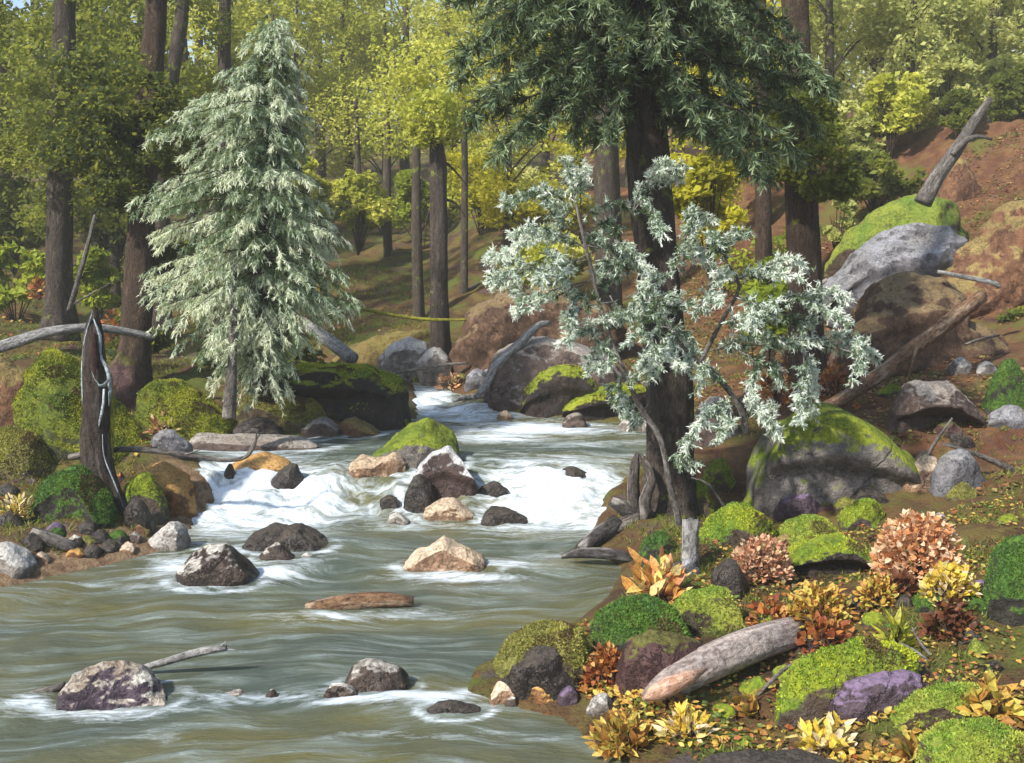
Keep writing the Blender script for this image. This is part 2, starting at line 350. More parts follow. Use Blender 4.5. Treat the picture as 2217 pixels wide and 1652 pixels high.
# left bank
rock('mossy_boulder', 'largest yellow-green mossy boulder at the left edge behind the snag', [(20, 860), (45, 800), (75, 768), (110, 752), (160, 778), (215, 830), (270, 900), (330, 965)], 985, 'mossy_all', 'boulder', group=g1, dr=.6)
rock('boulder', 'brown boulder behind the big mossy one at the left edge', [(-110, 840), (-50, 790), (20, 772), (70, 800), (90, 850)], 985, 'rust', 'boulder', group=g1, Y=10.6)
rock('mossy_boulder', 'maroon boulder with a green top behind the snag', [(195, 830), (230, 785), (268, 758), (300, 790), (330, 860)], 905, 'maroon', 'boulder', Y=11.4, group=g1)
rock('mossy_boulder', 'round mossy boulder right of the snag with rusty fern at its foot', [(278, 890), (300, 845), (340, 824), (390, 822), (430, 845), (470, 880), (500, 920), (512, 945)], 948, 'mossy_all', 'boulder', group=g1)
rock('mossy_boulder', 'olive mossy boulder low at the left edge under the big one', [(-90, 960), (-20, 925), (40, 922), (95, 940), (135, 985), (155, 1020)], 1035, 'moss_olive', 'boulder', group=g1)
rock('mossy_boulder', 'bright green mossy boulder at the left foot of the snag', [(72, 1105), (105, 1045), (150, 1012), (190, 1008), (230, 1040), (262, 1090)], 1125, 'moss_deep', 'boulder', group=g1)
rock('boulder', 'orange-brown boulder beside the left cascade', [(285, 1050), (310, 1015), (350, 1003), (400, 1008), (430, 1040), (436, 1075)], 1105, 'orange', 'boulder', group=g1)
rock('mossy_boulder', 'green mossy rock between snag and orange boulder', B(255, 372, 1022, 1120), 1125, 'moss', 'boulder', group=g1, Y=8.75)
rock('rock', 'small round dark rock with a moss spot at the right foot of the snag', B(258, 335, 1078, 1145), 1150, 'dark', group=g1)
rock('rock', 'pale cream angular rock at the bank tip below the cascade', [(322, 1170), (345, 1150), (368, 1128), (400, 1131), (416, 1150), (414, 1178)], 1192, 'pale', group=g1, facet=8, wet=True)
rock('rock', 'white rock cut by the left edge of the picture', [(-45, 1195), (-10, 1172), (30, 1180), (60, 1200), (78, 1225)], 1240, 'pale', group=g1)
rock('rock', 'pale bluish flat rock behind the fallen branch', B(308, 412, 932, 978), 980, 'grey', group=g1, wet=True)
rock('rock', 'long flat grey rock at the upper pool edge', [(395, 962), (430, 940), (500, 935), (570, 942), (640, 952), (700, 962)], 972, 'grey_brown', group=g1, dr=.35, wet=True)
rock('rock', 'orange slab at the lip of the left cascade', [(490, 1005), (530, 985), (575, 982), (620, 992), (650, 1010)], 1018, 'orange', group=g1, wet=True)
rock('rock', 'dark wet rock in the left cascade', B(588, 662, 1003, 1052, .2), 1055, 'dark', group=g1, wet=True)
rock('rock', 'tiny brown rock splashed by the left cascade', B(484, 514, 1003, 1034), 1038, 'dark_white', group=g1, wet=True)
rock('mossy_boulder', 'olive mossy rock in front of the tall silvery conifer', [(512, 890), (550, 848), (610, 840), (660, 865), (720, 872), (735, 895)], 925, 'moss_olive', 'boulder', group=g1, wet=True)
rock('mossy_boulder', 'dark overhanging boulder with bright moss cap left of the upper stream', [(560, 810), (640, 792), (720, 783), (800, 788), (858, 808), (886, 845), (890, 880)], 915, 'moss_cap', 'boulder', under=.5, group=g1, Y=12.0, dr=.34, wet=True, blunt=.35, sq=.42)
rock('rock', 'dark wet rock below the thin grey trunk', B(498, 618, 903, 948), 950, 'dark', group=g1, wet=True)
rock('rock', 'left brown rock below the moss-capped overhang', B(648, 745, 906, 944), 946, 'grey_brown', group=g1, wet=True)
rock('rock', 'right ochre-brown rock below the moss-capped overhang', [(722, 935), (745, 905), (770, 900), (795, 918), (825, 938)], 944, 'rust', group=g1, wet=True)
# centre, upstream
rock('boulder', 'yellow-mossed slope boulder left of the centre trunk', [(715, 790), (760, 755), (810, 732), (870, 716), (940, 712), (960, 740)], 805, 'ochre', 'boulder', Y=15.4)
rock('rock', 'larger pale rounded rock left of the centre trunk foot', [(820, 775), (850, 742), (885, 728), (925, 738), (945, 780)], 803, 'pale', Y=14.6)
rock('rock', 'smaller pale pointed rock at the centre trunk foot', B(900, 982, 750, 800), 803, 'pale', Y=14.3)
rock('mossy_rock', 'small bright green mossy rock at the head of the stream', B(882, 942, 796, 828), 830, 'moss_light')
rock('rock', 'pale rock beside the orange leaves at the stream head', B(1000, 1068, 797, 838), 842, 'grey')
rock('rock', 'pale lilac rock right of the leaning dead branch', B(1044, 1112, 822, 862), 868, 'purple')
rock('mossy_rock', 'little green mossy rock beside the lilac one', B(1080, 1132, 842, 868), 872, 'moss_light')
rock('boulder', 'big ochre slope boulder behind the leaning dead branch', [(960, 770), (985, 690), (1050, 633), (1120, 612), (1200, 622), (1290, 660), (1360, 740)], 815, 'earth', 'boulder', rough=.13, facet=8, Y=14.8, dr=.6)
rock('boulder', 'brown rounded boulder above the wedge-shaped mossy boulder', [(1040, 830), (1080, 770), (1150, 735), (1240, 745), (1320, 780), (1380, 840)], 860, 'grey_brown', 'boulder', Y=13.6)
rock('mossy_boulder', 'wedge-shaped dark boulder edged with bright moss right of the upper stream', [(1125, 890), (1140, 845), (1170, 812), (1205, 792), (1255, 790), (1290, 825), (1320, 870)], 900, 'moss_cap', 'boulder', group=g2, under=.3, sq=.5, dr=.5)
rock('mossy_boulder', 'mossy boulder beside the wedge, left of the big trunk', [(1215, 880), (1270, 852), (1330, 835), (1395, 838), (1430, 880)], 910, 'moss_cap', 'boulder', group=g2, under=.4, sq=.5, dr=.5)
rock('rock', 'pale rounded rock at the water edge left of the big trunk', B(1336, 1415, 894, 934), 936, 'pale', wet=True, group=g2)
rock('rock', 'small brown rock at the far right water edge', B(1216, 1275, 893, 924), 926, 'grey_brown', wet=True, group=g2)
rock('rock', 'tiny pale rock in the upper rapids', B(1074, 1112, 888, 908), 910, 'tan', wet=True)
# in the stream
rock('mossy_rock', 'moss-topped brown rock standing mid-stream', [(806, 985), (845, 935), (890, 909), (940, 905), (980, 920), (994, 945), (997, 985)], 1010, 'grey_moss', wet=True, seed=3)
rock('rock', 'knobbly tan rock left of the white-topped one', [(755, 1010), (785, 990), (815, 993), (850, 984), (885, 1005)], 1032, 'tan', wet=True, rough=.11)
rock('rock', 'large white-topped rock with dark lower face mid-stream', [(885, 1035), (905, 1005), (935, 980), (972, 964), (1010, 988), (1042, 1018), (1048, 1045)], 1088, 'white_top', wet=True, facet=8, seed=21, under=.35)
rock('rock', 'round dark rock touching the white-topped one', [(870, 1070), (885, 1035), (910, 1026), (935, 1045), (948, 1075)], 1103, 'dark', wet=True)
rock('rock', 'flat tan rock below the white-topped one', B(903, 1034, 1080, 1120), 1120, 'tan', wet=True)
rock('rock', 'narrow dark flat rock right of the white-topped one', B(1030, 1102, 1044, 1066, .1), 1068, 'dark', wet=True, dr=.5)
rock('rock', 'dark pointed rock below the right rapids', [(1040, 1125), (1065, 1097), (1090, 1097), (1130, 1112), (1146, 1130)], 1134, 'dark', wet=True)
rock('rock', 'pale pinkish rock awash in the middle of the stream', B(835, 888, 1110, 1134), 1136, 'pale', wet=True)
rock('rock', 'small dark rock at the top of the right rapids', B(1208, 1278, 1010, 1032, -.3), 1035, 'dark', wet=True)
rock('rock', 'small black rock under a veil of water left of the round dark one', B(815, 868, 1072, 1094), 1096, 'dark', wet=True)
rock('rock', 'wide dark twin-humped rock below the left cascade', [(522, 1180), (550, 1145), (590, 1134), (622, 1142), (650, 1134), (690, 1160), (710, 1185)], 1192, 'dark', wet=True)
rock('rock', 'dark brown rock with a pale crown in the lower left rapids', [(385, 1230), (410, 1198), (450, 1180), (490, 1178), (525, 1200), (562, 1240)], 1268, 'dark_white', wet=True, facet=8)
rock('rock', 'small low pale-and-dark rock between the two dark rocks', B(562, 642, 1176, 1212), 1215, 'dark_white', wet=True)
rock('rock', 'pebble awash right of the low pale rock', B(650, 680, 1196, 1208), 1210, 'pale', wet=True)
rock('rock', 'peaked tan rock alone in the middle of the pool', [(878, 1228), (905, 1190), (935, 1172), (962, 1163), (990, 1182), (1030, 1192), (1062, 1198), (1072, 1222)], 1237, 'tan', wet=True, rough=.09, dr=.5)
rock('rock', 'purple and white patched rock in the left foreground water', [(128, 1500), (150, 1462), (185, 1436), (230, 1427), (275, 1436), (305, 1448), (340, 1475), (378, 1510)], 1532, 'purple_white', wet=True, facet=9, rough=.1, dr=.6)
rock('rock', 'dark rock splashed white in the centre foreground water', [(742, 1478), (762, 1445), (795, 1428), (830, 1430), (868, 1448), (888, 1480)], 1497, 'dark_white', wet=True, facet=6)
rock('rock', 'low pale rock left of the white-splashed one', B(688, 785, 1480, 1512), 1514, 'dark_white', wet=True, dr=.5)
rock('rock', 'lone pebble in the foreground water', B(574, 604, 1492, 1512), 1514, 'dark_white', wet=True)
rock('rock', 'small brown stone awash right of the purple rock', B(480, 545, 1495, 1514), 1516, 'grey_brown', wet=True)
rock('rock', 'dark rock just awash near the bottom centre', B(925, 1045, 1520, 1545, -.4), 1546, 'dark', wet=True, dr=.5)
# right bank
rock('mossy_boulder', 'largest grey boulder with a moss mantle on the right bank', [(1585, 1010), (1605, 955), (1650, 918), (1710, 900), (1770, 885), (1830, 895), (1885, 925), (1940, 975), (1985, 1035), (2005, 1080)], 1100, 'grey_moss', 'boulder', group=g2, under=.35, seed=8, sq=.7, dr=.6)
rock('mossy_rock', 'upright green mossy rock left of the largest grey boulder', B(1518, 1592, 990, 1062), 1066, 'moss_light', group=g2)
rock('mossy_rock', 'yellow-green mossy rock right of the big trunk foot', B(1462, 1554, 1038, 1108), 1112, 'moss', group=g2)
rock('mossy_rock', 'broad mossy rock behind the small grey stump', B(1512, 1690, 1090, 1180, -.1), 1185, 'moss', group=g2)
rock('mossy_rock', 'lilac-faced mossy rock below the largest grey boulder', B(1670, 1806, 1052, 1116, -.2), 1120, 'purple', group=g2)
rock('mossy_rock', 'green mossy rock left of the big orange shrub', B(1815, 1930, 1082, 1140), 1142, 'moss', group=g2)
rock('mossy_rock', 'yellow-topped mossy rock behind the salmon shrub', [(1675, 1165), (1700, 1138), (1745, 1120), (1790, 1125), (1826, 1165)], 1185, 'moss_light', group=g2)
rock('mossy_rock', 'green moss-capped rock right of the salmon shrub', [(1700, 1215), (1730, 1182), (1780, 1164), (1830, 1166), (1870, 1190), (1894, 1222)], 1252, 'moss_cap', group=g2, under=.5, sq=.5)
rock('mossy_rock', 'green mossy rock at the big trunk foot', B(1378, 1478, 1150, 1215), 1220, 'moss_deep', group=g2)
rock('rock', 'round black rock between the orange leaves and salmon shrub', B(1528, 1628, 1208, 1290), 1294, 'dark', group=g2)
rock('rock', 'small bluish stone at the foot of the grey stump', B(1465, 1515, 1210, 1240), 1242, 'grey', group=g2)
rock('mossy_rock', 'pale green lichen-covered rock above the pale log', [(1448, 1320), (1490, 1285), (1545, 1270), (1600, 1282), (1626, 1325)], 1372, 'moss_light', group=g2, seed=5)
rock('mossy_boulder', 'bright green mossy boulder beside the water on the right', [(1268, 1372), (1295, 1330), (1345, 1304), (1400, 1302), (1455, 1318), (1500, 1350), (1532, 1390)], 1425, 'moss_deep', 'boulder', group=g2)
rock('rock', 'dark purple rock left of the pale log', [(1335, 1420), (1365, 1385), (1410, 1366), (1460, 1372), (1510, 1390), (1545, 1420)], 1500, 'maroon', group=g2, Y=5.5)
rock('mossy_boulder', 'overhanging brown and moss boulder at the water, right foreground', [(1040, 1470), (1070, 1420), (1110, 1380), (1160, 1358), (1220, 1350), (1262, 1365), (1282, 1420)], 1462, 'moss_olive', 'boulder', group=g2, Y=5.32, dr=.8, seed=4, sink=-.05, rough=.05)
rock('rock', 'black block added as the shade of the hollow under the overhanging boulder', B(1070, 1275, 1400, 1512), 1514, 'dark', group=g2, Y=5.62, dr=.4)  # dark block set back so its colour gives the hollow's shade
for nm, bx, kd, lb in [('rock', (1052, 1130, 1472, 1522), 'tan', 'brown cobble at the water under the overhanging boulder'), ('rock', (1132, 1210, 1468, 1520), 'orange', 'rusty cobble under the overhanging boulder'),
                       ('rock', (1205, 1258, 1486, 1520), 'purple', 'small purple cobble right of the rusty one'), ('rock', (1268, 1340, 1500, 1545), 'pale', 'small white stone left of the foreground leaves'),
                       ('pebble', (1092, 1128, 1508, 1530), 'dark_white', 'little white-and-dark pebble in front of the brown cobble')]:
    rock(nm, lb, B(*bx), bx[3] + 3, kd, group=g2)
rock('mossy_boulder', 'long streaked green boulder right of the pale log', [(1650, 1500), (1700, 1430), (1770, 1398), (1850, 1386), (1930, 1392), (1985, 1425)], 1545, 'moss', 'boulder', group=g2, dr=.5)
rock('rock', 'long purple slab in front of the streaked green boulder', [(1788, 1520), (1830, 1482), (1890, 1462), (1960, 1452), (2030, 1470)], 1548, 'purple', group=g2, dr=.4, facet=3)
rock('mossy_rock', 'yellow-green flat mossy rock in the lower right', [(1928, 1555), (1960, 1515), (2030, 1490), (2110, 1482), (2155, 1505)], 1575, 'moss_light', group=g2, dr=.5)
rock('mossy_boulder', 'mossy boulder cut by the bottom right corner', [(1970, 1650), (2010, 1600), (2070, 1572), (2140, 1570), (2210, 1600), (2290, 1660)], 1740, 'moss_light', 'boulder', group=g2, seed=12)
rock('rock', 'dark flat rock at the bottom edge below the leaves', [(1430, 1680), (1520, 1648), (1620, 1630), (1740, 1634), (1840, 1652), (1900, 1690)], 1745, 'dark', group=g2, dr=.4)
rock('mossy_boulder', 'dark green mossy boulder at the right edge behind the yellow flowers', [(2105, 1290), (2140, 1200), (2190, 1160), (2260, 1150), (2340, 1230)], 1345, 'moss_deep', 'boulder', group=g2)
rock('mossy_rock', 'small green mossy rock below the yellow shrub', B(1972, 2080, 1282, 1318), 1322, 'moss_deep', group=g2)
# right slope
g4 = 'boulders on the right slope'
rock('boulder', 'lime-mossed ledge above the grey boulder high on the right', [(1785, 580), (1820, 520), (1880, 465), (1950, 435), (2010, 428), (2070, 440), (2130, 480)], 600, 'moss_light', 'boulder', Y=15.2, group=g4, dr=.5)
rock('boulder', 'big grey boulder high on the right slope', [(1780, 640), (1830, 580), (1860, 520), (1905, 490), (1970, 486), (2040, 496), (2090, 530), (2110, 590)], 680, 'grey', 'boulder', rough=.10, facet=8, Y=13.9, group=g4, seed=9, under=.4)
rock('boulder', 'ochre and red boulder at the right edge of the upper slope', [(2030, 600), (2080, 520), (2140, 455), (2200, 420), (2290, 430), (2360, 560)], 650, 'rust', 'boulder', rough=.13, facet=9, Y=13.4, group=g4)
rock('boulder', 'dark brown boulder below the big grey one', [(1780, 760), (1800, 660), (1870, 610), (1960, 600), (2060, 625), (2140, 680), (2180, 770)], 800, 'earth', 'boulder', rough=.14, facet=9, Y=12.4, group=g4, seed=31)
for bx, kd, lb in [((2030, 2118, 345, 428), 'rust', 'rust and white rock under the dead trunk on the upper slope'), ((2112, 2172, 514, 548), 'pale', 'small white rock on the red boulder'),
                   ((1950, 2005, 588, 618), 'grey', 'left small bluish rock below the big grey boulder'), ((2020, 2082, 588, 618), 'grey', 'right small bluish rock below the big grey boulder'),
                   ((1480, 1610, 858, 960), 'grey_brown', 'greyish brown rock behind the bent sapling'), ((1880, 1935, 690, 720), 'tan', 'small tan rock on the rusty slope'),
                   ((2052, 2104, 772, 804), 'pale', 'small white rock above the arched boulder'), ((2110, 2160, 782, 806), 'pale', 'smallest white rock on the slope near the right edge'), ((1585, 1655, 848, 900), 'dark', 'dark block above the moss mantle boulder'),
                   ((2010, 2135, 970, 1060), 'grey', 'grey speckled rock right of the largest boulder'), ((2128, 2230, 780, 890), 'moss_deep', 'round dark green mossy rock at the right edge'),
                   ((1950, 2060, 985, 1060), 'tan', 'tan rock half hidden behind the largest boulder'), ((2130, 2240, 878, 925), 'grey', 'low grey rock under the dark green one')]:
    rock('rock', lb, B(*bx), bx[3] + 5, kd, group=g4)
rock('boulder', 'white-backed arched boulder on the right slope', [(1905, 900), (1935, 845), (1985, 825), (2050, 828), (2090, 860), (2125, 900)], 955, 'grey_brown', 'boulder', Y=10.1, group=g4, under=.9, seed=6)
# pebbles strewn on the left beach
for i, (x, y, s_, kd, lb) in enumerate([(70, 1180, 34, 'dark', 'dark'), (160, 1178, 26, 'dark_white', 'black and white'), (215, 1170, 30, 'dark', 'black upright'), (255, 1165, 24, 'moss_deep', 'dark green'), (200, 1200, 28, 'dark', 'brown-black'),
                                     (120, 1150, 26, 'purple', 'purplish'), (275, 1190, 22, 'tan', 'tan'), (165, 1202, 26, 'orange', 'ochre'), (238, 1188, 26, 'dark', 'charcoal'), (88, 1212, 22, 'tan', 'sandy'), (305, 1150, 22, 'rust', 'rusty'),
                                     (190, 1150, 30, 'dark', 'sooty'), (20, 1130, 30, 'dark', 'near-black')]):
    rock('pebble', f'{lb} pebble on the sandy left bank below the snag', [(x - s_, y + 2), (x - s_ * .5, y - s_ * .5), (x, y - s_ * .8), (x + s_ * .5, y - s_ * .55), (x + s_, y + 2)], y + 8, kd, 'pebble', group='pebbles on the left beach')
rs = np.random.default_rng(99)
def filler(n, xr, yr, kinds, label, group, s0, s1):
    k = 0
    while k < n:
        x, y = rs.uniform(*xr), rs.uniform(*yr); g_ = ground(x, y)
        if sdist(np.array([g_[0]]), np.array([g_[1]]))[0] < .04: continue
        s_ = rs.uniform(s0, s1); rock('stone', label, [(x - s_, y), (x - s_ * .6, y - s_ * rs.uniform(.3, .6)), (x + s_ * rs.uniform(-.2, .2), y - s_ * rs.uniform(.6, .9)), (x + s_ * .6, y - s_ * rs.uniform(.3, .6)), (x + s_, y)], y + 5, str(rs.choice(kinds)), 'stone', group=group, seed=int(x * 3 + y)); k += 1
filler(34, (1300, 2200), (1200, 1640), ['moss', 'moss_deep', 'dark', 'moss_light', 'purple', 'moss_olive'], 'small stone half buried in the leaves of the right bank', 'small stones in the right bank', 16, 44)
filler(26, (1620, 2200), (850, 1190), ['moss', 'grey_brown', 'dark', 'rust', 'moss_olive', 'maroon'], 'small stone half buried in the right slope', 'small stones in the right slope', 14, 44)
filler(14, (1780, 2200), (620, 840), ['grey_brown', 'rust', 'maroon', 'grey'], 'small stone on the upper part of the right slope', 'small stones on the upper slope', 12, 36)
filler(20, (0, 330), (1000, 1200), ['dark', 'moss_olive', 'maroon', 'grey_brown', 'moss_deep'], 'small stone wedged between the left bank boulders', 'small stones in the left bank', 12, 36)
filler(14, (640, 1300), (790, 890), ['grey_brown', 'moss_olive', 'maroon', 'grey', 'moss_light'], 'small stone beside the head of the stream', 'small stones at the stream head', 12, 30)
# ------------------------------------------------------------------ water
wx = axis([(-7.5, 4.6, 420)]); wy = axis([(2.2, 8.6, 200), (8.6, 10.4, 90), (10.4, 17.2, 190)])
WX, WY = np.meshgrid(wx, wy); wsd = sdist(WX, WY)
pw = np.stack([WX.ravel(), WY.ravel(), np.zeros(WX.size)], 1)
foam = np.zeros(WX.shape)
for (px, py, rx, ry, s_) in [(520, 1055, 130, 48, 1.1), (640, 1090, 130, 32, 1.0), (450, 1095, 70, 38, .8), (1190, 1050, 150, 34, 1.15), (1180, 1095, 150, 34, 1.0), (1290, 1110, 70, 40, .8), (900, 1125, 190, 14, .45),
                             (925, 865, 50, 22, 1.1), (1000, 893, 120, 14, 1.0), (1150, 930, 170, 12, 1.15), (1080, 948, 120, 10, .9), (650, 1015, 130, 12, .6), (720, 1040, 60, 20, .8), (380, 1225, 60, 22, .9), (450, 1265, 90, 14, .8), (560, 1240, 80, 18, 1.0), (620, 1215, 90, 8, .6),
                             (1000, 1247, 110, 11, 1.25), (1110, 1225, 90, 7, .8), (900, 1245, 80, 8, .7), (200, 1545, 170, 16, .8), (60, 1515, 50, 18, .8), (930, 1510, 120, 16, 1.15), (1010, 1500, 70, 12, .9), (800, 1520, 120, 10, .8), (560, 1515, 160, 10, .7), (740, 1335, 140, 9, .7),
                             (880, 1330, 120, 8, .5), (760, 935, 110, 7, .8), (1300, 990, 120, 9, .45), (900, 1000, 60, 10, .5), (1250, 960, 150, 6, .5), (300, 1270, 160, 8, .4), (430, 1600, 160, 9, .35), (900, 1590, 200, 9, .4), (1100, 1215, 120, 9, .5), (1200, 1200, 100, 8, .5)]:
    c = hit_water(px, py); Yc = c[1]; rx_ = rx * Yc / F; ry_ = max(ry * Yc * Yc / (F * (H - zw(Yc))), .05)
    d_ = ((WX - c[0]) / rx_) ** 2 + ((WY - Yc) / ry_) ** 2
    foam = np.maximum(foam, s_ * np.exp(-d_ * .75))
for (x, y, a, b, k) in WET:
    ex = (WX - x) / (a * 1.12 + .04); ey = (WY - y + b * .12) / (b * 1.12 + .05); d_ = np.sqrt(ex * ex + ey * ey)
    dn = .55 + .45 * (WY < y)
    foam = np.maximum(foam, np.exp(-((d_ - 1.02) / .17) ** 2) * (.38 + .35 * k) * dn)
casc = np.exp(-((WY - 9.45) / .42) ** 2) + .5 * np.exp(-((WY - 13) / .9) ** 2)
rip = fbm(pw * np.array([.5, 1.5, 1]), 1.9, 5, 3).reshape(WX.shape) * .014 + fbm(pw * np.array([1, 1.5, 1]), 5, 25, 3).reshape(WX.shape) * (.008 + .05 * casc)
WZ = zw(WY) + rip
fcs = grid_faces(len(wx), len(wy)); keep = (wsd.ravel()[fcs] < .30).any(1); fcs = fcs[keep]
used, inv = np.unique(fcs, return_inverse=True)
def watermat():
    M = NT('stream_water'); tc0 = M.n('ShaderNodeTexCoord').outputs['Object']; wp = M.noise(tc0, .55, 2, .5)
    tc = M.n('ShaderNodeVectorMath', {0: tc0, 1: M.n('ShaderNodeCombineXYZ', {1: M.math('MULTIPLY', wp, 1.3)}).outputs[0]}, operation='ADD').outputs[0]; f = M.n('ShaderNodeAttribute', attribute_name='foam').outputs['Fac']
    s1 = M.noise(M.mapv(tc, (.55, 3.2, 1)), 3.0, 7, .62, .6); s2 = M.noise(M.mapv(tc, (1.5, 4.5, 1)), 9, 6, .65, .8)
    s3 = M.noise(M.mapv(tc, (.35, 1.0, 1)), 1.3, 4, .55)
    c = M.mix(M.ramp(s3, [(.38, 0), (.62, 1)]), (.070, .090, .072), (.125, .118, .050))
    c = M.mix(M.ramp(s1, [(.46, 0), (.66, .75)]), c, (.20, .24, .22))
    nn = M.math('ADD', M.math('MULTIPLY', M.math('SUBTRACT', s1, .5), 1.9), M.math('MULTIPLY', M.math('SUBTRACT', s2, .5), 1.3))
    v = M.math('ADD', M.math('MULTIPLY', f, .84), M.math('MULTIPLY', nn, M.math('ADD', .62, M.math('MULTIPLY', f, .5))))
    ff = M.ramp(v, [(.16, 0), (.42, .28), (.62, .62), (.85, 1)])
    col = M.mix(ff, c, (.66, .73, .78))
    M.set(M.b, 'Base Color', col); M.set(M.b, 'Specular IOR Level', .5); M.set(M.b, 'IOR', 1.33)
    ro = M.n('ShaderNodeMix', data_type='FLOAT'); M.set(ro, 0, ff); M.set(ro, 2, .22); M.set(ro, 3, .75); M.set(M.b, 'Roughness', ro.outputs[0])
    h = M.math('ADD', M.math('MULTIPLY', s1, 1.), M.math('MULTIPLY', s2, .45)); M.set(M.b, 'Normal', M.bump(h, .55, .05)); return M.m
wv = np.stack([WX, WY, WZ], -1).reshape(-1, 3)[used]
wo = mesh('stream_water', wv, inv.reshape(-1, 4), watermat(), attrs={'foam': ('FLOAT', foam.ravel()[used])}); tag(wo, kind='structure')
# ------------------------------------------------------------------ wood
def catmull(P, n):
    P = np.asarray(P, float); m = len(P)
    if m == 2: return P[0] + (P[1] - P[0]) * np.linspace(0, 1, n)[:, None]
    Q = np.vstack([2 * P[0] - P[1], P, 2 * P[-1] - P[-2]]); out = []
    for t in np.linspace(0, m - 1 - 1e-6, n):
        i = int(t); u = t - i; a, b, c, d = Q[i], Q[i + 1], Q[i + 2], Q[i + 3]
        out.append(.5 * (2 * b + (c - a) * u + (2 * a - 5 * b + 4 * c - d) * u * u + (3 * b - a - 3 * c + d) * u ** 3))
    return np.array(out)
def tube(P, R, n=None, seg=12, rough=.08, seed=1, lobes=0, jag=0):
    """returns V, F, tuv for a rough tapered tube along P"""
    P = np.asarray(P, float); L = np.linalg.norm(np.diff(P, axis=0), axis=1).sum()
    n = n or int(np.clip(L / .06, 5, 90)); q = np.interp(np.linspace(0, 1, n), np.linspace(0, 1, len(R)), R); C = catmull(P, n)
    T = np.gradient(C, axis=0); T /= np.linalg.norm(T, axis=1)[:, None] + 1e-9
    ref = np.array([0, 1, 0.]) if abs(T[:, 1]).mean() < .8 else np.array([1., 0, 0])
    U = np.cross(T, ref); U /= np.linalg.norm(U, axis=1)[:, None]; W = np.cross(T, U)
    an = np.linspace(0, 2 * math.pi, seg, endpoint=False); al = np.linspace(0, L, n)
    pp = np.stack([np.repeat(al, seg) * 1.2, np.tile(np.cos(an), n) * 1.5 + 20, np.tile(np.sin(an), n) * 1.5 + 20], 1)
    k = 1 + rough * (fbm(pp, 1.3, seed, 3) * 1.2)
    if lobes: k = k * (1 + .22 * np.repeat(np.clip(1 - al / (L * .16), 0, 1) ** 1.5, seg) * np.cos(lobes * np.tile(an, n) + seed))
    rr = np.repeat(q, seg) * k
    V = np.repeat(C, seg, 0) + (np.tile(np.cos(an), n) * rr)[:, None] * np.repeat(U, seg, 0) + (np.tile(np.sin(an), n) * rr)[:, None] * np.repeat(W, seg, 0)
    if jag:
        j = np.random.default_rng(seed).uniform(-1, 1, seg) * jag; V[-seg:] += j[:, None] * T[-1]
    i = (np.arange(n - 1)[:, None] * seg + np.arange(seg)[None, :]).ravel(); nx = (np.arange(n - 1)[:, None] * seg + (np.arange(seg)[None, :] + 1) % seg).ravel()
    Fq = np.stack([i, nx, nx + seg, i + seg], 1)
    V = np.vstack([V, C[0], C[-1]]); a = len(V) - 2; sI = np.arange(seg); sN = (sI + 1) % seg
    Ft = np.vstack([np.stack([np.full(seg, a), sN, sI], 1), np.stack([np.full(seg, a + 1), (n - 1) * seg + sI, (n - 1) * seg + sN], 1)])
    rad = q.max()
    uv = np.stack([np.repeat(al, seg), np.tile(np.cos(an), n) * rad * 12 + 3, np.tile(np.sin(an), n) * rad * 12 + 3], 1); uv = np.vstack([uv, uv[0] + .3, uv[-seg] + .3])
    return V, Fq, Ft, uv
def join(parts):
    V, Q, T, U = [], [], [], []; o = 0
    for v, q, t, u in parts:
        V.append(v); Q.append(q + o); T.append(t + o); U.append(u); o += len(v)
    return np.vstack(V), [np.vstack(Q), np.vstack(T)], np.vstack(U)
def wood(name, parts, mat, parent=None, origin=None):
    V, Fs, U = join(parts); return mesh(name, V, Fs, mat, parent, origin, {'tuv': ('FLOAT_VECTOR', U)})
BARK = lambda: woodmat('bark_dark', (.030, .022, .018), (.075, .056, .046), (.13, .105, .085), .05)
BARKB = lambda: woodmat('bark_brown', (.030, .019, .013), (.075, .048, .032), (.13, .085, .055), .02)
BARKF = lambda: woodmat('bark_far', (.045, .034, .028), (.085, .065, .05), (.12, .10, .07), .08)
SILV = lambda: woodmat('weathered_wood', (.10, .09, .08), (.34, .33, .32), (.62, .60, .56), 0, .8)
GREYW = lambda: woodmat('grey_dead_wood', (.05, .043, .038), (.16, .14, .125), (.38, .35, .31), .0)
PALEW = lambda: woodmat('pale_log_wood', (.20, .15, .13), (.48, .41, .37), (.68, .56, .48), 0, .75)
RUSTW = lambda: woodmat('rusty_wood', (.07, .035, .02), (.26, .15, .08), (.55, .42, .30), 0)
YELW = lambda: woodmat('mossy_branch', (.10, .10, .02), (.30, .28, .02), (.45, .42, .05), 0)
def pxpath(pts, Y):
    """pixel polyline to world; Y a number or one per point"""
    Ys = Y if hasattr(Y, '__len__') else [Y] * len(pts); return np.array([at(x, y, d) for (x, y), d in zip(pts, Ys)])
def gY(px, py): return ground(px, py)[1]
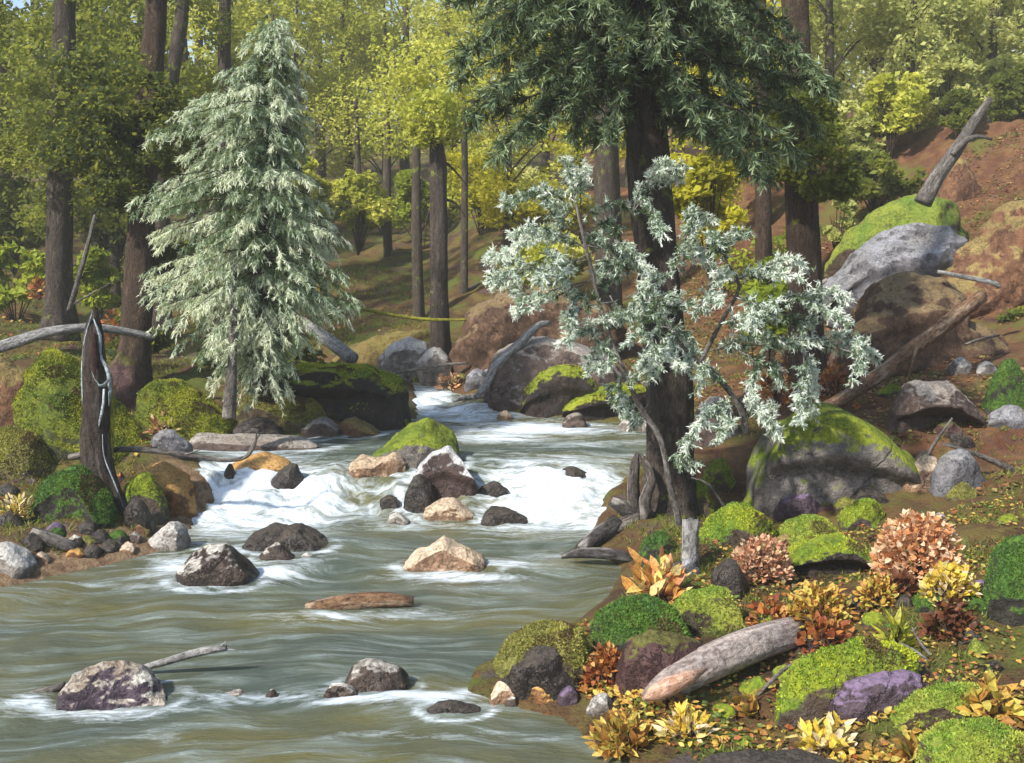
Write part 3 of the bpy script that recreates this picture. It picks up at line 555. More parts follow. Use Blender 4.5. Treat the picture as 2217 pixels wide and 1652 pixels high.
def branch(name, label, pts, wpx, mat, Y=None, twigs=(), cat='branch', group=None, lift=0, **kw):
    """fallen branch or log along traced points resting on the ground; twigs = (pts, Y offset, width)"""
    if Y is None: Y = [gY(x, y + wpx[min(i, len(wpx) - 1)] * .5) for i, (x, y) in enumerate(pts)]
    Ys = list(Y) if hasattr(Y, '__len__') else [Y] * len(pts)
    m = float(np.mean(Ys)); P = pxpath(pts, Ys); R = [w_ / 2 * m / F for w_ in wpx]
    parts = [tube(P, R, seed=int(pts[0][0]) % 97 + 1, rough=kw.get('rough', .12), seg=kw.get('seg', 12), jag=kw.get('jag', 0))]
    for tp, dy, tw in twigs: parts.append(tube(pxpath(tp, m + dy), [tw / 2 * m / F, tw * .2 * m / F], seg=6, seed=3))
    return tag(wood(name, parts, mat(), origin=P[0]), label, cat, group)
gb = 'fallen branches and logs'
branch('fallen_log', 'white-barked fallen log at the left edge behind the snag', [(-60, 770), (30, 742), (110, 718), (200, 710), (290, 722), (330, 730)], [26, 26, 20, 18, 14], SILV, Y=[10.6, 10.7, 10.8, 11, 11.3, 11.4], cat='log', group=gb)
branch('fallen_branch', 'thin forked branch lying across the rocks right of the snag', [(150, 990), (270, 972), (400, 984), (480, 996), (530, 990), (552, 962), (556, 932)], [14, 13, 12, 9, 8, 5, 3], GREYW, Y=8.9, twigs=[([(536, 985), (552, 955), (566, 936)], .03, 6), ([(400, 984), (440, 972)], -.02, 4)], group=gb)
branch('fallen_log', 'short grey log slanting down right of the tall silvery conifer', [(650, 695), (700, 728), (765, 778)], [26, 30, 30], SILV, Y=[15, 14.6, 14.2], cat='log', group=gb)
branch('fallen_branch', 'long thin yellow-mossed branch before the centre trunk', [(700, 650), (780, 668), (860, 684), (940, 692), (1010, 692)], [6, 8, 8, 7, 4], YELW, Y=14.2, group=gb)
branch('dead_branch', 'crooked silver-topped branch leaning on the bank by the upper stream', [(1190, 700), (1165, 706), (1125, 745), (1075, 790), (1055, 830), (1030, 860)], [12, 16, 20, 20, 18, 14], SILV, Y=[13.1, 13, 12.9, 12.8, 12.7, 12.6], twigs=[([(1200, 745), (1270, 705)], 0, 5)], group=gb)
branch('driftwood', 'flat pale driftwood at the foot of the crooked branch', [(982, 868), (1010, 860), (1045, 858)], [8, 14, 12], SILV, cat='driftwood', group=gb)
branch('fallen_branch', 'thin pale stick across the small rocks at the stream head', [(835, 812), (900, 800), (960, 790), (1015, 786)], [4, 7, 8, 4], GREYW, Y=14.0, group=gb)
branch('fallen_log', 'long straight rusty log slanting up the right slope', [(2125, 642), (2060, 692), (1990, 745), (1900, 815), (1820, 865), (1770, 887), (1735, 898)], [30, 34, 34, 30, 26, 20, 12], RUSTW, Y=[11.2, 10.9, 10.6, 10.2, 9.9, 9.7, 9.6], twigs=[([(1985, 750), (1972, 800), (1958, 835)], -.05, 8), ([(1960, 830), (1935, 868)], -.05, 6), ([(2100, 660), (2118, 652)], 0, 5)], cat='log', group=gb)
branch('dead_tree', 'dark leaning dead trunk high on the right slope', [(1998, 440), (2030, 380), (2070, 325), (2110, 262), (2145, 212)], [40, 32, 28, 22, 12], GREYW, Y=14.6, twigs=[([(2062, 335), (2090, 305), (2120, 295), (2148, 302)], -.1, 14), ([(2020, 395), (1990, 418)], 0, 5)], cat='dead tree', group=gb)
branch('dead_branch', 'pale flat branch jutting out below the red boulder', [(2030, 588), (2080, 598), (2150, 612), (2165, 622)], [8, 10, 12, 8], SILV, Y=12.0, group=gb)
branch('dead_branch', 'forked dark branch reaching in at the right edge', [(2250, 1050), (2180, 1012), (2110, 982), (2040, 960)], [16, 15, 10, 6], GREYW, Y=8.4, group=gb)
branch('dead_branch', 'short upright dark twig left of the forked branch', [(2008, 985), (2030, 950), (2062, 905)], [8, 7, 5], GREYW, Y=8.6, group=gb)
branch('dead_branch', 'thin twig poking up on the slope near the right edge', [(2090, 745), (2120, 735), (2165, 725)], [4, 6, 4], GREYW, Y=11.5, group=gb)
branch('fallen_log', 'thick pale log with a pinkish cut end in the right foreground', [(1395, 1512), (1450, 1478), (1540, 1432), (1630, 1395), (1720, 1368)], [26, 66, 80, 82, 74], PALEW, Y=[4.95, 5.0, 5.15, 5.35, 5.6], cat='log', group=gb, seg=20, rough=.08)
lg = [o for o in bpy.data.objects if o.get('label', '').startswith('thick pale log')][0]
cf = wood('cut_face', [tube(pxpath([(1392, 1514), (1425, 1496), (1475, 1474), (1530, 1448)], [4.86, 4.85, 4.88, 4.95]), [.008, .045, .042, .006], seg=12, seed=5, rough=.1)], woodmat('pink_wood', (.42, .22, .14), (.68, .44, .32), (.75, .58, .44)), lg, origin=lg.location); cf.location = (0, 0, 0)
branch('fallen_branch', 'white forked twig pointing left in the lower right', [(2125, 1495), (2070, 1460), (2020, 1440), (1960, 1425), (1915, 1418)], [10, 10, 9, 7, 4], SILV, Y=5.0, twigs=[([(2040, 1448), (1995, 1395), (1975, 1358)], .05, 9), ([(2015, 1435), (1975, 1405), (1948, 1392)], 0, 8)], group=gb)
branch('fallen_branch', 'thin greenish twig right of the pale log', [(1640, 1505), (1680, 1465), (1730, 1430), (1820, 1400)], [8, 8, 7, 4], GREYW, Y=5.05, group=gb)
branch('driftwood', 'rusty floating log in the middle of the pool', [(662, 1316), (700, 1312), (760, 1304), (830, 1298), (895, 1302)], [20, 34, 40, 36, 22], RUSTW, cat='driftwood', group=gb, seg=16, Y=6.75)
branch('driftwood', 'pale stick jutting from the purple foreground rock', [(300, 1448), (360, 1432), (430, 1412), (490, 1402)], [14, 18, 20, 14], SILV, Y=5.6, twigs=[([(480, 1404), (515, 1408)], 0, 5), ([(470, 1404), (490, 1388)], 0, 4)], cat='driftwood', group=gb)
branch('driftwood', 'curved stick end left of the purple foreground rock', [(50, 1508), (75, 1502), (110, 1494), (140, 1482)], [16, 20, 18, 14], GREYW, Y=5.4, cat='driftwood', group=gb)
branch('driftwood', 'reddish stick tip at the left edge of the foreground water', [(-30, 1545), (10, 1530), (42, 1518)], [20, 16, 6], RUSTW, Y=5.3, cat='driftwood', group=gb)
branch('driftwood', 'slate-lilac stick at the foot of the bright green boulder', [(105, 1128), (160, 1108), (235, 1085)], [10, 16, 10], lambda: woodmat('lilac_wood', (.06, .05, .08), (.20, .17, .26), (.32, .28, .38)), Y=8.35, cat='driftwood', group=gb)
branch('driftwood', 'dark fallen post on the left beach pebbles', [(70, 1152), (110, 1168), (165, 1188)], [26, 30, 24], GREYW, cat='driftwood', group=gb)
branch('driftwood', 'dark pale-tipped log slanting into the water by the big trunk', [(1255, 1192), (1290, 1162), (1335, 1130)], [28, 36, 34], lambda: woodmat('wet_driftwood', (.025, .02, .018), (.09, .08, .075), (.5, .46, .42)), Y=[8.0, 8.15, 8.3], cat='driftwood', group=gb)
branch('driftwood', 'low dark driftwood with pale knots at the water by the big trunk', [(1215, 1205), (1255, 1198), (1320, 1200), (1375, 1210)], [10, 22, 26, 20], lambda: MATS['wet_driftwood'], Y=7.75, cat='driftwood', group=gb)
branch('driftwood', 'white-topped knob of driftwood left of the big trunk', [(1322, 1085), (1350, 1100), (1385, 1120)], [24, 34, 30], lambda: MATS['wet_driftwood'], Y=8.35, cat='driftwood', group=gb)
branch('tree_stump', 'small grey cut stump right of the big trunk', [(1494, 1225), (1494, 1175), (1496, 1126)], [44, 38, 38], SILV, Y=gY(1494, 1225), cat='stump', jag=.02)
branch('dead_sapling', 'leaning pale dead sapling at the left with a side twig', [(150, 672), (165, 620), (185, 550), (206, 465)], [12, 11, 10, 6], GREYW, Y=14.5, twigs=[([(155, 660), (200, 635), (262, 600)], 0, 5)], cat='dead tree')
# the broken snag, with its hollow and silver rim
def snag():
    Y = 8.75; root = empty('snag', at(235, 1140, Y), 'tall broken grey snag with a hollow and silver edges on the left bank', 'snag')
    pts = [(262, 1150), (258, 1110), (238, 1065), (218, 1010), (212, 940), (210, 860), (206, 790), (203, 730), (203, 695), (203, 668)]
    wd = [66, 52, 52, 60, 62, 60, 54, 44, 26, 5]
    wood('trunk', [tube(pxpath(pts, Y), [x / 2 * Y / F for x in wd], n=70, seg=22, rough=.22, seed=5, lobes=3)], woodmat('snag_wood', (.022, .015, .012), (.06, .042, .034), (.17, .15, .13)), root)
    rim = [tube(pxpath([(184, 1040), (182, 960), (181, 880), (179, 800), (186, 730), (201, 672)], Y - .06), [.005, .010, .009, .014, .012, .003], seg=7, rough=.8, seed=2),
           tube(pxpath([(202, 690), (216, 730), (216, 770), (232, 800), (238, 840), (236, 880)], Y - .055), [.003, .010, .010, .017, .013, .004], seg=7, rough=.8, seed=4),
           tube(pxpath([(196, 800), (208, 828), (222, 836), (236, 820)], Y - .098), [.005, .010, .012, .006], seg=7, rough=.8, seed=6),
           tube(pxpath([(226, 842), (224, 880), (218, 905), (214, 925)], Y - .098), [.008, .009, .012, .003], seg=7, rough=.8, seed=8),
           tube(pxpath([(222, 940), (226, 990), (250, 1050), (272, 1110)], Y - .098), [.003, .006, .006, .002], seg=7, rough=.8, seed=9)]
    wood('bare_edge', rim, woodmat('silver_edge', (.18, .20, .21), (.42, .48, .50), (.70, .76, .78)), root)
    wood('moss_strip', [tube(pxpath([(240, 810), (243, 900), (241, 985), (236, 1030)], Y), [.008, .02, .018, .006], seg=7, rough=.3, seed=3)], YELW(), root)
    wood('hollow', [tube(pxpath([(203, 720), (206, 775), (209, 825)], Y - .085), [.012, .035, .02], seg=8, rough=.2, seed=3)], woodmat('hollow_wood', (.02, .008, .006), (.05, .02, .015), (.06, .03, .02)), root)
snag()
# ------------------------------------------------------------------ foliage builders
def unit(a): return a / (np.linalg.norm(a, axis=1)[:, None] + 1e-9)
def leaf_quads(C, size, r, flat=.35):
    n = len(C); a = unit(r.normal(size=(n, 3)) * np.array([1, 1, .7])); up = unit(r.normal(size=(n, 3)) * (1 - flat) + np.array([0, -.25, 1]) * flat * 1.6)
    b = unit(np.cross(a, up)); a = unit(np.cross(up, b)); L = (size * r.uniform(.6, 1.3, n))[:, None]; W = L * r.uniform(.38, .6, n)[:, None]
    V = np.stack([C + a * L, C + b * W + up * L * .12, C - a * L * .8, C - b * W + up * L * .12], 1).reshape(-1, 3)
    return V, (np.arange(n)[:, None] * 4 + np.arange(4)[None, :])
def needles(S, D, Ln, k, nl, nw, r, tint, spread=.75, down=.12, jit=.15):
    """k needles on each twig S->S+D*Ln ; tint per twig"""
    n = len(S); D = unit(D); t = r.uniform(0, 1, (n, k)); base = (S[:, None, :] + D[:, None, :] * (t * Ln[:, None])[:, :, None]).reshape(-1, 3)
    Dk = np.repeat(D, k, 0); d = unit(Dk * .75 + r.normal(size=(n * k, 3)) * spread * .75 + np.array([0, 0, -down])); s = unit(np.cross(d, r.normal(size=(n * k, 3))))
    L = (nl * r.uniform(.6, 1.25, n * k))[:, None]; w_ = nw * .5
    V = np.stack([base - s * w_, base + s * w_, base + d * L + s * w_ * .3, base + d * L - s * w_ * .3], 1).reshape(-1, 3)
    tt = np.clip(np.repeat(tint, k) + r.normal(size=n * k) * jit + (t.ravel() - .5) * .35, 0, 1)
    return V, np.arange(n * k * 4).reshape(-1, 4), np.repeat(tt, 4)
def crown_data(r, blobs, per, size, flat=.35, tnoise=1.2, dens=.75, gapt=-.04):
    """blobs: (x,y,z,rx,ry,rz) ; leaves near the skin of each blob and some inside; tint clumped"""
    Cs, Ts = [], []
    for (x, y, z, a, b, c) in blobs:
        u = unit(r.normal(size=(per, 3))); rad = r.uniform(.35, 1, per) ** (1 - dens * .6)
        p = u * rad[:, None]; p = p + fbm(p * 1.7 + x + 30, 1.6, 7, 2)[:, None] * .25 * u
        Cs.append(p * np.array([a, b, c]) + np.array([x, y, z])); Ts.append(np.full(per, r.uniform(.2, .8)))
    C = np.vstack(Cs); T = np.concatenate(Ts) * .5 + .25 + fbm(C + 90, tnoise, 3, 3) * .32 + r.normal(size=len(C)) * .10
    gap = fbm(C + 40, tnoise * 1.6, 17, 2) > gapt; C = C[gap]; T = T[gap]
    V, Fq = leaf_quads(C, size, r, flat); return V, Fq, np.repeat(np.clip(T, 0, 1), 4)
LM = {
    'yellowgreen': [(0, (.20, .24, .03)), (.35, (.42, .45, .06)), (.65, (.62, .62, .10)), (1, (.80, .76, .22))],
    'olive': [(0, (.03, .05, .01)), (.4, (.10, .13, .02)), (.7, (.22, .25, .035)), (1, (.42, .42, .08))],
    'dark': [(0, (.015, .028, .010)), (.45, (.04, .065, .016)), (.8, (.11, .14, .03)), (1, (.24, .25, .06))],
    'yellow': [(0, (.20, .20, .02)), (.35, (.46, .43, .03)), (.7, (.68, .62, .04)), (1, (.80, .72, .10))],
    'lime': [(0, (.10, .16, .015)), (.4, (.26, .34, .03)), (.75, (.44, .50, .05)), (1, (.62, .64, .12))],
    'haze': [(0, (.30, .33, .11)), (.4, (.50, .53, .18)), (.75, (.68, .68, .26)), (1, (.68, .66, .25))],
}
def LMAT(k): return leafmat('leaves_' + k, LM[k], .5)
def make_tree(name, label, group, px, Y, ht, cr, kind, rr, bark, lean=0, lowcrown=.2, size=.1, nb=16, per=340, tw=.12):
    """broadleaf tree: tapered trunk with limbs, crown of leaf clumps"""
    X = (px - CX) / F * Y; z = float(height(np.array([X]), np.array([Y]))[0]) - .05
    root = empty(name, (X, Y, z), label, 'tree', group); r = np.random.default_rng(rr)
    tp = [(X, Y, z), (X + lean * .3 + r.normal() * .05, Y, z + ht * .3), (X + lean * .6 + r.normal() * .1, Y, z + ht * .6), (X + lean, Y, z + ht * .95)]
    parts = [tube(tp, [tw * 1.25, tw, tw * .7, tw * .2], n=26, seg=9, seed=rr, lobes=4, rough=.1)]; blobs = []
    for k in range(nb):
        h = r.uniform(lowcrown, 1.0); a = r.uniform(0, 2 * math.pi); R = cr * (.35 + .65 * math.sin(math.pi * min(1, max(.08, (h - lowcrown) / (1.08 - lowcrown))))) * r.uniform(.35, 1)
        sx = np.interp(h, [0, 1], [X, X + lean]); cpt = np.array([sx + math.cos(a) * R, Y + math.sin(a) * R, z + ht * h])
        s = np.array([sx, Y, z + ht * max(.2, h - .16)]); m = (s + cpt) / 2 + np.array([0, 0, .08 * ht * .3])
        parts.append(tube([s, m, cpt], [tw * .38 * (1.15 - h), tw * .22 * (1.15 - h), .008], n=8, seg=5, seed=k)); q = cr * r.uniform(.26, .46)
        blobs.append((*cpt, q * 1.15, q * 1.15, q * .75))
    wood('trunk', parts, bark(), root); V, Fq, T = crown_data(r, blobs, per, size); mesh('crown', V, Fq, LMAT(kind), root, attrs={'tint': ('FLOAT', T)}, smooth=False)
    return root
def copy_tree(root, loc, rz, sc, label, group):
    c = root.copy(); COL.objects.link(c); c.location = loc; c.rotation_euler = (0, 0, rz); c.scale = (sc, sc, sc)
    tag(c, label, 'tree', group)
    for ch in root.children:
        d = ch.copy(); COL.objects.link(d); d.parent = c
    return c
def trunk_px(name, label, pts, wd, Y, bark, crown=None, cat='tree', group=None, seed=3, limbs=(), lobes=5, extra=(), size=.042, per=1200):
    """tree whose stem follows traced points at one distance; crown = blobs (px,py,dY,rx,ry pixels)"""
    b = at(pts[-1][0], pts[-1][1], Y); root = empty(name, b, label, cat, group)
    P = pxpath(pts[::-1], Y); parts = [tube(P, [x / 2 * Y / F for x in wd[::-1]], n=60, seg=18, seed=seed, lobes=lobes, rough=.10)]
    for lp, dy, lw in limbs: parts.append(tube(pxpath(lp, [Y + dy * k / max(1, len(lp) - 1) for k in range(len(lp))]), [lw / 2 * Y / F, lw * .12 * Y / F], seg=7, seed=seed + 2, n=14))
    wood('trunk', parts, bark(), root)
    if crown:
        kind, bl = crown; r = np.random.default_rng(seed * 7 + 1); bb = []
        for (x, y, dy, rx, ry) in bl:
            c = at(x, y, Y + dy); k = (Y + dy) / F; bb.append((c[0], c[1], c[2], rx * k, rx * k, ry * k))
        V, Fq, T = crown_data(r, bb, per, size, tnoise=1.8); mesh('crown', V, Fq, LMAT(kind), root, attrs={'tint': ('FLOAT', T)}, smooth=False)
    return root
# ------------------------------------------------------------------ tall trees with visible trunks
trunk_px('tall_tree', 'dark trunk furthest left with olive foliage wrapped round its middle', [(142, -260), (140, 0), (138, 150), (132, 330), (128, 520), (128, 640), (125, 735)], [34, 42, 46, 50, 54, 58, 84], 15.5, BARK,
         ('olive', [(30, 420, .2, 110, 70), (230, 430, .2, 100, 70), (60, 230, -.5, 110, 60), (40, 150, -.6, 130, 60), (190, 210, -.8, 130, 55), (120, 250, -.9, 110, 60), (60, 330, -.4, 90, 50), (240, 300, -.6, 100, 45), (160, 60, .5, 110, 45), (20, 60, .3, 90, 60), (260, 140, -.2, 110, 60), (120, -40, 0, 160, 60)]), seed=2, per=2000, group='tall trees on the left')
trunk_px('tall_tree', 'broad brown trunk leaning right behind the silvery conifer', [(345, -300), (338, 0), (328, 150), (312, 350), (300, 600), (295, 720), (288, 850)], [36, 42, 50, 58, 60, 64, 86], 12.2, BARKB,
         ('dark', [(300, -60, .2, 130, 60), (230, 250, -.3, 90, 60), (300, 180, -.5, 80, 60), (280, 300, -.5, 90, 60), (330, 400, .4, 80, 70), (380, 300, .3, 90, 70), (250, 400, -.3, 70, 60), (340, 560, .5, 70, 60), (200, 150, 0, 90, 60), (350, 220, -.3, 70, 60), (170, 330, 0, 80, 60)]), seed=4, group='tall trees on the left', per=2000)
trunk_px('tall_tree', 'thin curving trunk between the broad trunk and the conifer tip', [(400, -260), (395, 0), (380, 120), (362, 240), (352, 420), (350, 740)], [22, 26, 30, 32, 32, 40], 17, BARKF, ('olive', [(430, 60, .3, 80, 50), (400, -40, .2, 110, 50), (420, 180, .5, 60, 50)]), seed=6, group='tall trees on the left')
trunk_px('tall_tree', 'straight dark trunk rising behind the left shoulder of the silvery conifer', [(489, -260), (487, 0), (486, 110), (484, 400), (482, 760)], [20, 24, 28, 32, 40], 18, BARK, ('yellowgreen', [(480, -60, .2, 100, 50), (450, 60, .6, 60, 40), (530, 30, .7, 60, 40), (460, 200, .6, 70, 60)]), seed=8, group='tall trees on the left')
trunk_px('tall_tree', 'slim grey-lit centre trunk standing above the pale rocks', [(938, 262), (942, 290), (948, 350), (950, 480), (951, 620), (953, 780)], [8, 24, 34, 38, 40, 46], 15.6, BARK,
         ('yellowgreen', [(940, 240, -.25, 60, 50), (965, 285, -.2, 42, 32), (915, 290, -.2, 36, 30), (930, 250, .3, 80, 60), (860, 200, .8, 90, 60), (980, 170, .5, 90, 60), (900, 120, .4, 110, 60)]), seed=9, limbs=[([(955, 345), (980, 365), (1010, 400)], .1, 8), ([(955, 430), (985, 440), (1008, 470)], .1, 8), ([(945, 440), (925, 470), (918, 540)], .1, 7)], group='tall trees in the centre')
trunk_px('tall_tree', 'thin trunk just left of the slim centre trunk', [(902, 120), (903, 260), (901, 420), (903, 560), (908, 720)], [12, 16, 20, 22, 26], 18, BARKF, ('yellowgreen', [(900, 150, .3, 90, 60), (850, 280, .6, 70, 60)]), seed=10, group='tall trees in the centre')
trunk_px('tall_tree', 'thin brown trunk just right of the slim centre trunk', [(1004, 180), (1005, 300), (1006, 420), (1005, 560), (1004, 680)], [10, 13, 15, 16, 20], 19, BARKF, ('yellowgreen', [(1010, 220, .3, 80, 60), (1060, 280, .6, 70, 50)]), seed=12, group='tall trees in the centre')
trunk_px('tall_tree', 'faint trunk in the brown gap right of the silvery conifer', [(838, 200), (838, 420), (842, 700)], [12, 18, 24], 23, BARKF, ('yellowgreen', [(800, 230, .3, 90, 70)]), seed=13, group='faint trunks in the centre')
trunk_px('tall_tree', 'faint trunk nearest the silvery conifer in the brown gap', [(770, 220), (778, 450), (780, 690)], [10, 14, 20], 24, BARKF, ('yellowgreen', [(740, 260, .3, 90, 70)]), seed=14, group='faint trunks in the centre')
trunk_px('tall_tree', 'brownish trunk in the dark boughs left of the big trunk top', [(1300, -260), (1302, 0), (1306, 140), (1312, 340), (1318, 640), (1320, 800)], [44, 48, 50, 52, 56, 70], 16.5, BARKF, ('yellowgreen', [(1230, 330, 1, 90, 50), (1320, 200, 1, 90, 60), (1180, 420, 1, 90, 40)]), seed=15, group='tall trees on the right')
trunk_px('tall_tree', 'short visible dark trunk between the big trunk and the right trunk', [(1640, -200), (1645, 100), (1650, 300), (1652, 450), (1655, 700), (1658, 820)], [24, 28, 32, 34, 36, 44], 15, BARKB, ('lime', [(1620, 150, .8, 90, 60), (1690, 540, .8, 60, 60), (1700, 640, .6, 50, 50), (1620, 600, .8, 60, 60)]), seed=16, group='tall trees on the right')
trunk_px('tall_tree', 'tall dark trunk right of the big one, foliage across its middle', [(1715, -300), (1720, 0), (1728, 120), (1734, 400), (1742, 600), (1748, 760), (1755, 880)], [50, 56, 58, 62, 68, 74, 92], 11.6, BARKB,
         ('olive', [(1760, 330, -.6, 80, 70), (1700, 260, -.6, 70, 50), (1720, 170, -.4, 70, 50), (1790, 390, -.5, 70, 45), (1740, 240, -.5, 80, 60), (1700, 340, -.4, 60, 50)]), seed=17, per=2000, group='tall trees on the right')
trunk_px('tall_tree', 'thin dark stem in the yellow foliage right of the big trunk', [(1525, 150), (1530, 300), (1535, 450), (1540, 640), (1545, 800)], [12, 16, 20, 20, 26], 16, BARKF, ('yellow', [(1510, 350, .5, 80, 70), (1560, 430, .3, 60, 60), (1540, 520, .5, 60, 50)]), seed=18, group='tall trees on the right')
# ------------------------------------------------------------------ tree backdrop
kinds = []
def far_tree(px, Y, ht, cr, kind, seed, label, group, bark=BARKF, **kw):
    return make_tree('background_tree', label, group, px, Y, ht, cr, kind, seed, bark, **kw)
gl_, gc_, gr_ = 'background trees on the left', 'background trees in the centre', 'background trees on the right'
LLb = 'dark olive tree in the shade at the left of the background'
LCb = 'yellow-green tree in the background between silvery conifer and big trunk'
LRb = 'sunlit yellow-green tree in the background right of the big trunk'
protoL = far_tree(30, 21, 7.6, 2.3, 'olive', 41, LLb, gl_, size=.085, per=800, nb=15)
protoC = far_tree(760, 32, 8.2, 2.6, 'yellowgreen', 42, LCb, gc_, size=.085, per=800, nb=16)
protoC2 = far_tree(1080, 31, 7.6, 2.3, 'yellowgreen', 47, LCb, gc_, size=.085, per=800, nb=15, lowcrown=.25)
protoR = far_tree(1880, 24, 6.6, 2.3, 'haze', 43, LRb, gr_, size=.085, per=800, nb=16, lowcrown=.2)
protoY = far_tree(1570, 21, 7.5, 1.7, 'yellow', 44, 'bright yellow tree in the background behind the big trunk', gr_, size=.07, per=700, nb=22, lowcrown=.12)
def put(proto, px, Y, sc, label, group, rz):
    X = (px - CX) / F * Y; z = float(height(np.array([X]), np.array([Y]))[0]) - .05
    copy_tree(proto, (X, Y, z), rz, sc, label, group)
for i, (px, Y, sc) in enumerate([(-160, 20, 1.0), (200, 24, 1.1), (110, 31, 1.3), (330, 28, 1.25), (-60, 28, 1.2), (420, 24, .9), (250, 19, .7)]): put(protoL, px, Y, sc, LLb, gl_, i * 1.7 + .5)
for i, (px, Y, sc) in enumerate([(600, 33, 1.15), (880, 35, 1.15), (520, 31, 1.0), (980, 34, 1.1), (700, 38, 1.3), (1180, 32, 1.1), (450, 37, 1.35), (840, 31, .8), (1250, 37, 1.2), (660, 30, .85)]): put(protoC if i % 2 else protoC2, px, Y, sc, LCb, gc_, i * 2.1 + .3)
for i, (px, Y, sc) in enumerate([(2120, 22, .8), (2290, 23, .9), (2040, 23, .7), (1700, 27, 1.1), (2050, 26, 1.0), (2200, 24, 1.0), (1800, 32, 1.2), (1960, 33, 1.25), (2130, 32, 1.1), (2330, 28, 1.1), (1620, 31, 1.2), (1780, 21, .75), (1950, 20, .6)]): put(protoR, px, Y, sc, LRb, gr_, i * 1.9 + .8)
for i, (px, Y, sc) in enumerate([(1460, 24, 1.1), (1650, 19, .8), (1360, 26, 1.1), (1100, 20, .7)]): put(protoY, px, Y, sc, 'bright yellow tree in the background behind the big trunk', gr_, i * 2.3 + 1)
# far-off wood closing the view
r = np.random.default_rng(5); n = 170
bl = []
for k in range(n):
    X = r.uniform(-34, 34); Y = r.uniform(42, 56); zt = 5 + (Y - 40) * .3 + r.uniform(0, 1) * 5; bl.append((X, Y, zt, r.uniform(1.2, 2.4), r.uniform(1, 2), r.uniform(1, 2)))
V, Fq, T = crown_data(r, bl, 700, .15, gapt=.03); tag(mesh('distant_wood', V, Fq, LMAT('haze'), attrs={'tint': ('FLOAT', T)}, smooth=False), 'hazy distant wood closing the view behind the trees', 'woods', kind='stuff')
# ------------------------------------------------------------------ silvery conifer on the left
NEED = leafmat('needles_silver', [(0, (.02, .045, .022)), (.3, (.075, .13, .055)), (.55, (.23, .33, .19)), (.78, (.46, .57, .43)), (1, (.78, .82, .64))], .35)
NEEDD = leafmat('needles_dark', [(0, (.012, .026, .014)), (.35, (.035, .065, .035)), (.65, (.13, .19, .10)), (1, (.36, .44, .26))], .25)
NEEDW = leafmat('needles_frosted', [(0, (.02, .045, .025)), (.25, (.12, .19, .07)), (.42, (.36, .46, .36)), (.6, (.66, .76, .68)), (1, (.90, .92, .86)), (.65, (.62, .72, .64)), (1, (.88, .90, .84))], .25)
def silver_conifer():
    Y = 10.6; k = Y / F; b = at(565, 850, Y); root = empty('silvery_conifer', b, 'tall silvery green conifer with drooping boughs standing left of the stream', 'tree'); r = np.random.default_rng(77)
    path = [(592, 30), (588, 120), (575, 300), (565, 500), (562, 700), (562, 850)]; P = pxpath(path[::-1], Y)
    parts = [tube(P, [.075, .065, .05, .035, .018, .006], n=40, seg=10, seed=3)]
    cy = np.array([p[1] for p in path], float); cxs = np.array([p[0] for p in path], float)
    Lx = np.interp; S, D, L, T = [], [], [], []
    ly = [20, 110, 200, 260, 350, 450, 560, 680, 800]; lr = [20, 80, 135, 235, 225, 250, 235, 250, 120]; rr_ = [25, 60, 75, 80, 90, 140, 185, 205, 70]
    for i in range(460):
        y = 25 + (i / 460) ** .8 * 760 + r.uniform(-8, 8); x = float(np.interp(y, cy, cxs)); a = r.uniform(0, 2 * math.pi); tip = y + r.uniform(20, 70) * (y / 700 + .3)
        Rl, Rr = np.interp(tip, ly, lr), np.interp(tip, ly, rr_); c_, s_ = math.cos(a), math.sin(a); Rr2 = (Rl if c_ < 0 else Rr); R = k * math.hypot(Rr2 * c_, (Rl + Rr) / 2 * .8 * s_) * r.uniform(.45, 1.12)
        st0 = at(x, y, Y); dirh = np.array([c_, s_, 0]); rise = .22; dr_ = (tip - y) * k / max(R, .05) + rise
        ss = np.linspace(0, 1, 9); C = st0 + dirh * R * ss[:, None] + np.array([0, 0, 1]) * (rise * ss - dr_ * ss ** 1.8)[:, None] * R
        parts.append(tube(C[::2], [.006 * (.4 + R), .002], n=7, seg=4, seed=i)); nt_ = max(6, int(R / .028)); cl = r.uniform(.25, .8)
        for j in range(nt_):
            s = r.uniform(.12, 1); p = st0 + dirh * R * s + np.array([0, 0, (rise * s - dr_ * s ** 1.8) * R]); tg = dirh * 1 + np.array([0, 0, rise - 1.8 * dr_ * s ** .8]); sd_ = np.array([-s_, c_, 0]) * r.choice([-1, 1])
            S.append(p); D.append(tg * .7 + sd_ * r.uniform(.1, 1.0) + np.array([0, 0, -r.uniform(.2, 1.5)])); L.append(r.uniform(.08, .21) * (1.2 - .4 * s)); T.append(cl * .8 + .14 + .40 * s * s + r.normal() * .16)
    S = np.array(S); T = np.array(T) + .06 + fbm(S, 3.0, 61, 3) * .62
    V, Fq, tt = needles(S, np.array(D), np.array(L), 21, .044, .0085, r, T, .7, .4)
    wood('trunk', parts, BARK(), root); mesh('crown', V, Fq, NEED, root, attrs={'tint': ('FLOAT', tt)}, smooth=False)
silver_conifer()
trunk_px('young_tree', 'thin grey-lilac stem below the silvery conifer', [(506, 560), (505, 700), (502, 800), (497, 905)], [8, 18, 22, 30], 10.2, GREYW, None, cat='tree', lobes=0)
trunk_px('young_tree', 'short dark trunk in shadow right under the silvery conifer', [(568, 520), (568, 660), (566, 750), (564, 850)], [14, 26, 30, 40], 11.3, BARK, None, cat='tree', lobes=0)
